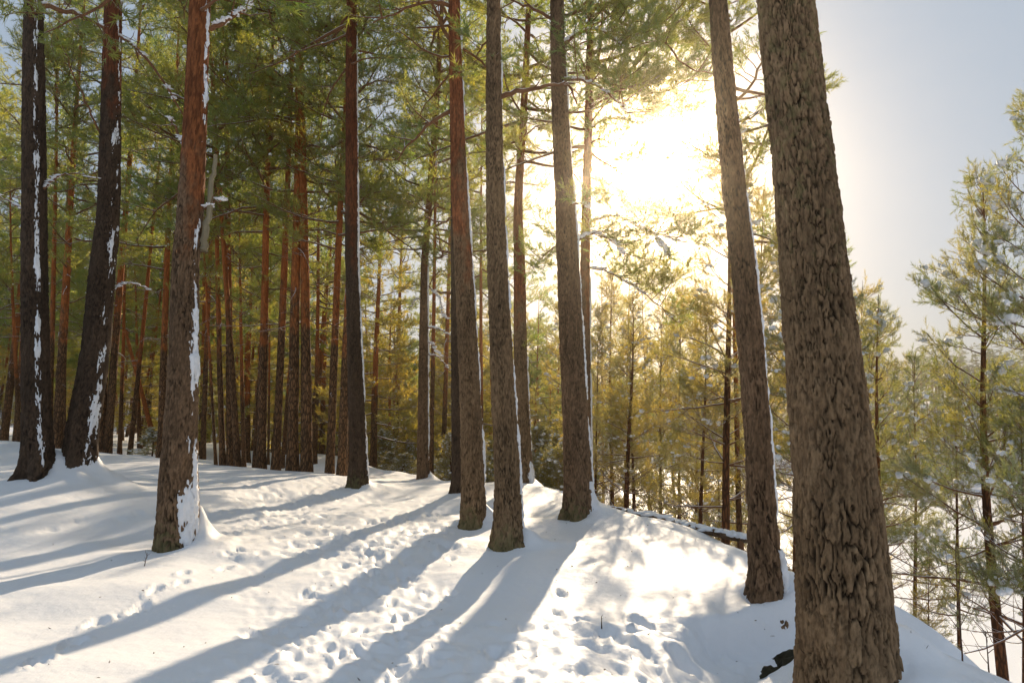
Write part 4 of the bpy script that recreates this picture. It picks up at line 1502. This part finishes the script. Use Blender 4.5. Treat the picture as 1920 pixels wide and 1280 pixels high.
# fallen log along the crest
lp = []
for px, py, D in ((1012, 932, 14.4), (1050, 940, 13.6), (1085, 950, 12.9), (1130, 957, 12.2), (1230, 976, 10.9), (1310, 996, 10.0), (1385, 1012, 9.4), (1404, 1016, 9.25)):
    lp.append(at(px, py - (10 if px < 1100 else 4), D))
lp = catmull(lp, 60)
lb = lp[0].copy()
log = link("fallen_log", None)
log.location = lb
tag(log, "long thin fallen trunk under snow along the crest edge", "log")
rad = np.interp(np.linspace(0, 1, 60), [0, .15, .5, 1], [.095, .085, .062, .042])
V, Fq = tube(lp - lb, rad, 12)
V += rs.normal(0, .004, V.shape)
link("trunk", mesh_np("trunk", V, Fq, M_bark_hero, True, dict(up=np.zeros(len(V)), plate=0.4 + .6 * rs.random(len(V)), cellr=rs.random(len(V)), lichen=np.zeros(len(V)))), log)
sg = Geo()
C = [lp[i] - lb + np.array([0, 0, rad[i] * .8]) + rs.normal(0, .008, 3) for i in range(1, 58)]
S = [(0.11 + .06 * rs.random(), 0.04 + .02 * rs.random(), .02 + .02 * rs.random()) for _ in C]
lumps(sg, C, S, rs, 1)
tag(link("snow_load", sg.mesh("snow_load", M_snowload), log), kind="stuff")
V, Fq = tube(np.array([at(1390, 1008, 9.35), at(1391, 1030, 9.33), at(1389, 1040, 9.33)]) - lb, [.035, .03, .025], 8)
link("stub", mesh_np("stub", V, Fq, M_wood), log)

# dark stones under the bank
for k, (px, py, D, s) in enumerate(((1484, 1212, 5.35, .10), (1448, 1229, 5.2, .075), (1500, 1232, 5.1, .085))):
    V0, F0 = ICO[2]
    V = V0 * (s * np.array([1.25, .9, .85])) * (1 + .28 * vn(V0[:, 0] * 2.3 + k * 7, V0[:, 1] * 2.3 + V0[:, 2] * 1.7, 60 + k) + .12 * vn(V0[:, 0] * 6 + k, V0[:, 2] * 6 + V0[:, 1] * 3, 63))[:, None]
    p = at(px, py, D)
    p[2] = gz(p[0], p[1]) + s * 0.25
    o = link("mossy_stone", mesh_np("mossy_stone", V, F0, M_soil), None, p)
    tag(o, ["largest dark mossy stone showing under the snow bank by the thickest trunk", "low dark stone farthest from the thickest trunk under the snow bank", "dark stone touching the thickest trunk's edge under the snow bank"][k], "stone", "dark stones under the bank")


def dry_stem(px, py, label, hgt, n=4, D=None, far=60):
    p = on_ground(px, py, far) if D is None else at(px, py, D)
    p[2] = gz(p[0], p[1]) - .03
    g = Geo()
    pl = crooked(rs, (0, 0, 0), rs.random() * 6.28, 1.35, hgt, 8, .12, 0)
    g.add(*tube(pl, np.linspace(.006, .002, 9), 5))
    for k in range(n):
        q, d = along(pl, .3 + .65 * rs.random())
        t = crooked(rs, q, rs.random() * 6.28, .7, hgt * (.2 + .3 * rs.random()), 4, .2, .2)
        g.add(*tube(t, np.linspace(.003, .0012, 5), 4))
    o = link("dry_stem", g.mesh("dry_stem", M_twig), None, p)
    tag(o, label, "plant", "dry stems poking out of the snow")


dry_stem(270, 1062, "tiny dry weed stem in the shadow at the gnarled pine's foot", .16, 5)
dry_stem(1498, 1262, "bent bare twig in front of the dark stones by the thickest trunk", .5, 3, D=4.6)
dry_stem(1805, 1255, "bare sapling on the sunlit slope past the thickest trunk", .85, 5, D=4.9)
dry_stem(1722, 1275, "low dry twigs at the photo's lower edge beside the thickest trunk", .22, 6, D=4.5)
dry_stem(1855, 1265, "dark dry twig cluster near the largest snowy pine's foot", .35, 6, D=4.9)
dry_stem(1128, 1172, "tiny dry grass stalk among the trampled snow holes", .10, 2)

# bits of bark, needles and twig tips that the trees have dropped
lt = Geo()
for k in range(120):
    p = on_ground(60 + 1400 * rs.random(), 930 + 340 * rs.random() ** 0.8, 30)
    if p is None: continue
    a, ln, w = rs.random() * 6.28, .006 + .016 * rs.random() ** 3, .0015 + .003 * rs.random()
    i_, j_ = np.searchsorted(RR, math.hypot(p[0], p[1])), np.searchsorted(th_f, math.atan2(p[0], p[1]))
    z0 = GZ[min(i_, nR - 1), min(j_, len(th_f) - 1)] + .004
    d = np.array([math.cos(a), math.sin(a), .3 * rs.normal()])
    lt.add(*tube(np.array([p[0], p[1], z0]) + np.outer([-1, 0, 1], d * ln), [w * .5, w, w * .4], 4))
tag(link("forest_litter", lt.mesh("forest_litter", M_twig)), "tiny scattered bark flakes and twig tips on the snow", "litter", kind="stuff")

# tilted dead trunk hanging in the left forest
p0, p1 = at(297, 838, 29), at(255, 690, 29.5)
dt = link("leaning_dead_trunk", None)
dt.location = p0
V, Fq = tube(np.linspace(p0 - np.array([0, 0, .3]), p1 + (p1 - p0) * .5, 14) - p0, np.linspace(.11, .06, 14), 10)
link("trunk", mesh_np("trunk", V, Fq, M_bark, True, dict(up=np.ones(len(V)))), dt)
tag(dt, "orange dead trunk tilted steeply across the left forest above a small bush", "tree")
# small bush under it
pb = at(285, 853, 24.5)
plant(VB[1], "evergreen_bush", (pb[0], pb[1], gz(pb[0], pb[1]) - .1), Euler((0, 0, 1)), .38, .8, "small lone green bush on the snow at the edge of the left forest", "shrub", None, s_c=.75)
# a small bench far back between the trunks
pb = at(506, 862, 30)
bn = link("bench", None)
bn.location = (pb[0], pb[1], gz(pb[0], pb[1]))
tag(bn, "tiny dark bench far back between the grey-footed and dark leaning pines", "bench")
def box(cx, cy, cz, sx, sy, sz):
    v = np.array([(x, y, z) for x in (-1, 1) for y in (-1, 1) for z in (-1, 1)], float) * np.array([sx, sy, sz]) / 2 + np.array([cx, cy, cz])
    return v, np.array([(0, 1, 3, 2), (4, 6, 7, 5), (0, 4, 5, 1), (2, 3, 7, 6), (0, 2, 6, 4), (1, 5, 7, 3)])
g = Geo(); g.add(*box(0, 0, .62, .9, .4, .06)); link("seat", g.mesh("seat", M_twig, False), bn)
for sx in (-1, 1):
    g = Geo(); g.add(*box(sx * .36, 0, .29, .08, .32, .59)); link("leg", g.mesh("leg", M_twig, False), bn)

# ------------------------------------------------------------------ the air
M_haze, nt, out = new_mat("haze")
pv = N(nt, 'ShaderNodeVolumePrincipled')
pv.inputs['Color'].default_value = (1.0, 0.89, 0.70, 1)
pv.inputs['Density'].default_value = 0.0021
pv.inputs['Anisotropy'].default_value = 0.958
nt.links.new(pv.outputs[0], out.inputs['Volume'])
top = 34.0
xa, xb, ya, yb, za = -790, 790, -790, 790, -11.5
hv = np.array([(x, y, z) for x in (xa, xb) for y in (ya, yb) for z in (za, top)], float)
hf = np.array([(0, 1, 3, 2), (4, 6, 7, 5), (0, 4, 5, 1), (2, 3, 7, 6), (0, 2, 6, 4), (1, 5, 7, 3)])
tag(link("haze", mesh_np("haze", hv, hf, M_haze, False)), kind="stuff")
tris = sum(len(m.polygons) for m in bpy.data.meshes)
print("polys", tris, "objects", len(bpy.data.objects), "script", time.time() - T0, "ground z", GZ.min(), GZ.max(), "sun", math.degrees(SUN_EL), math.degrees(SUN_AZ))
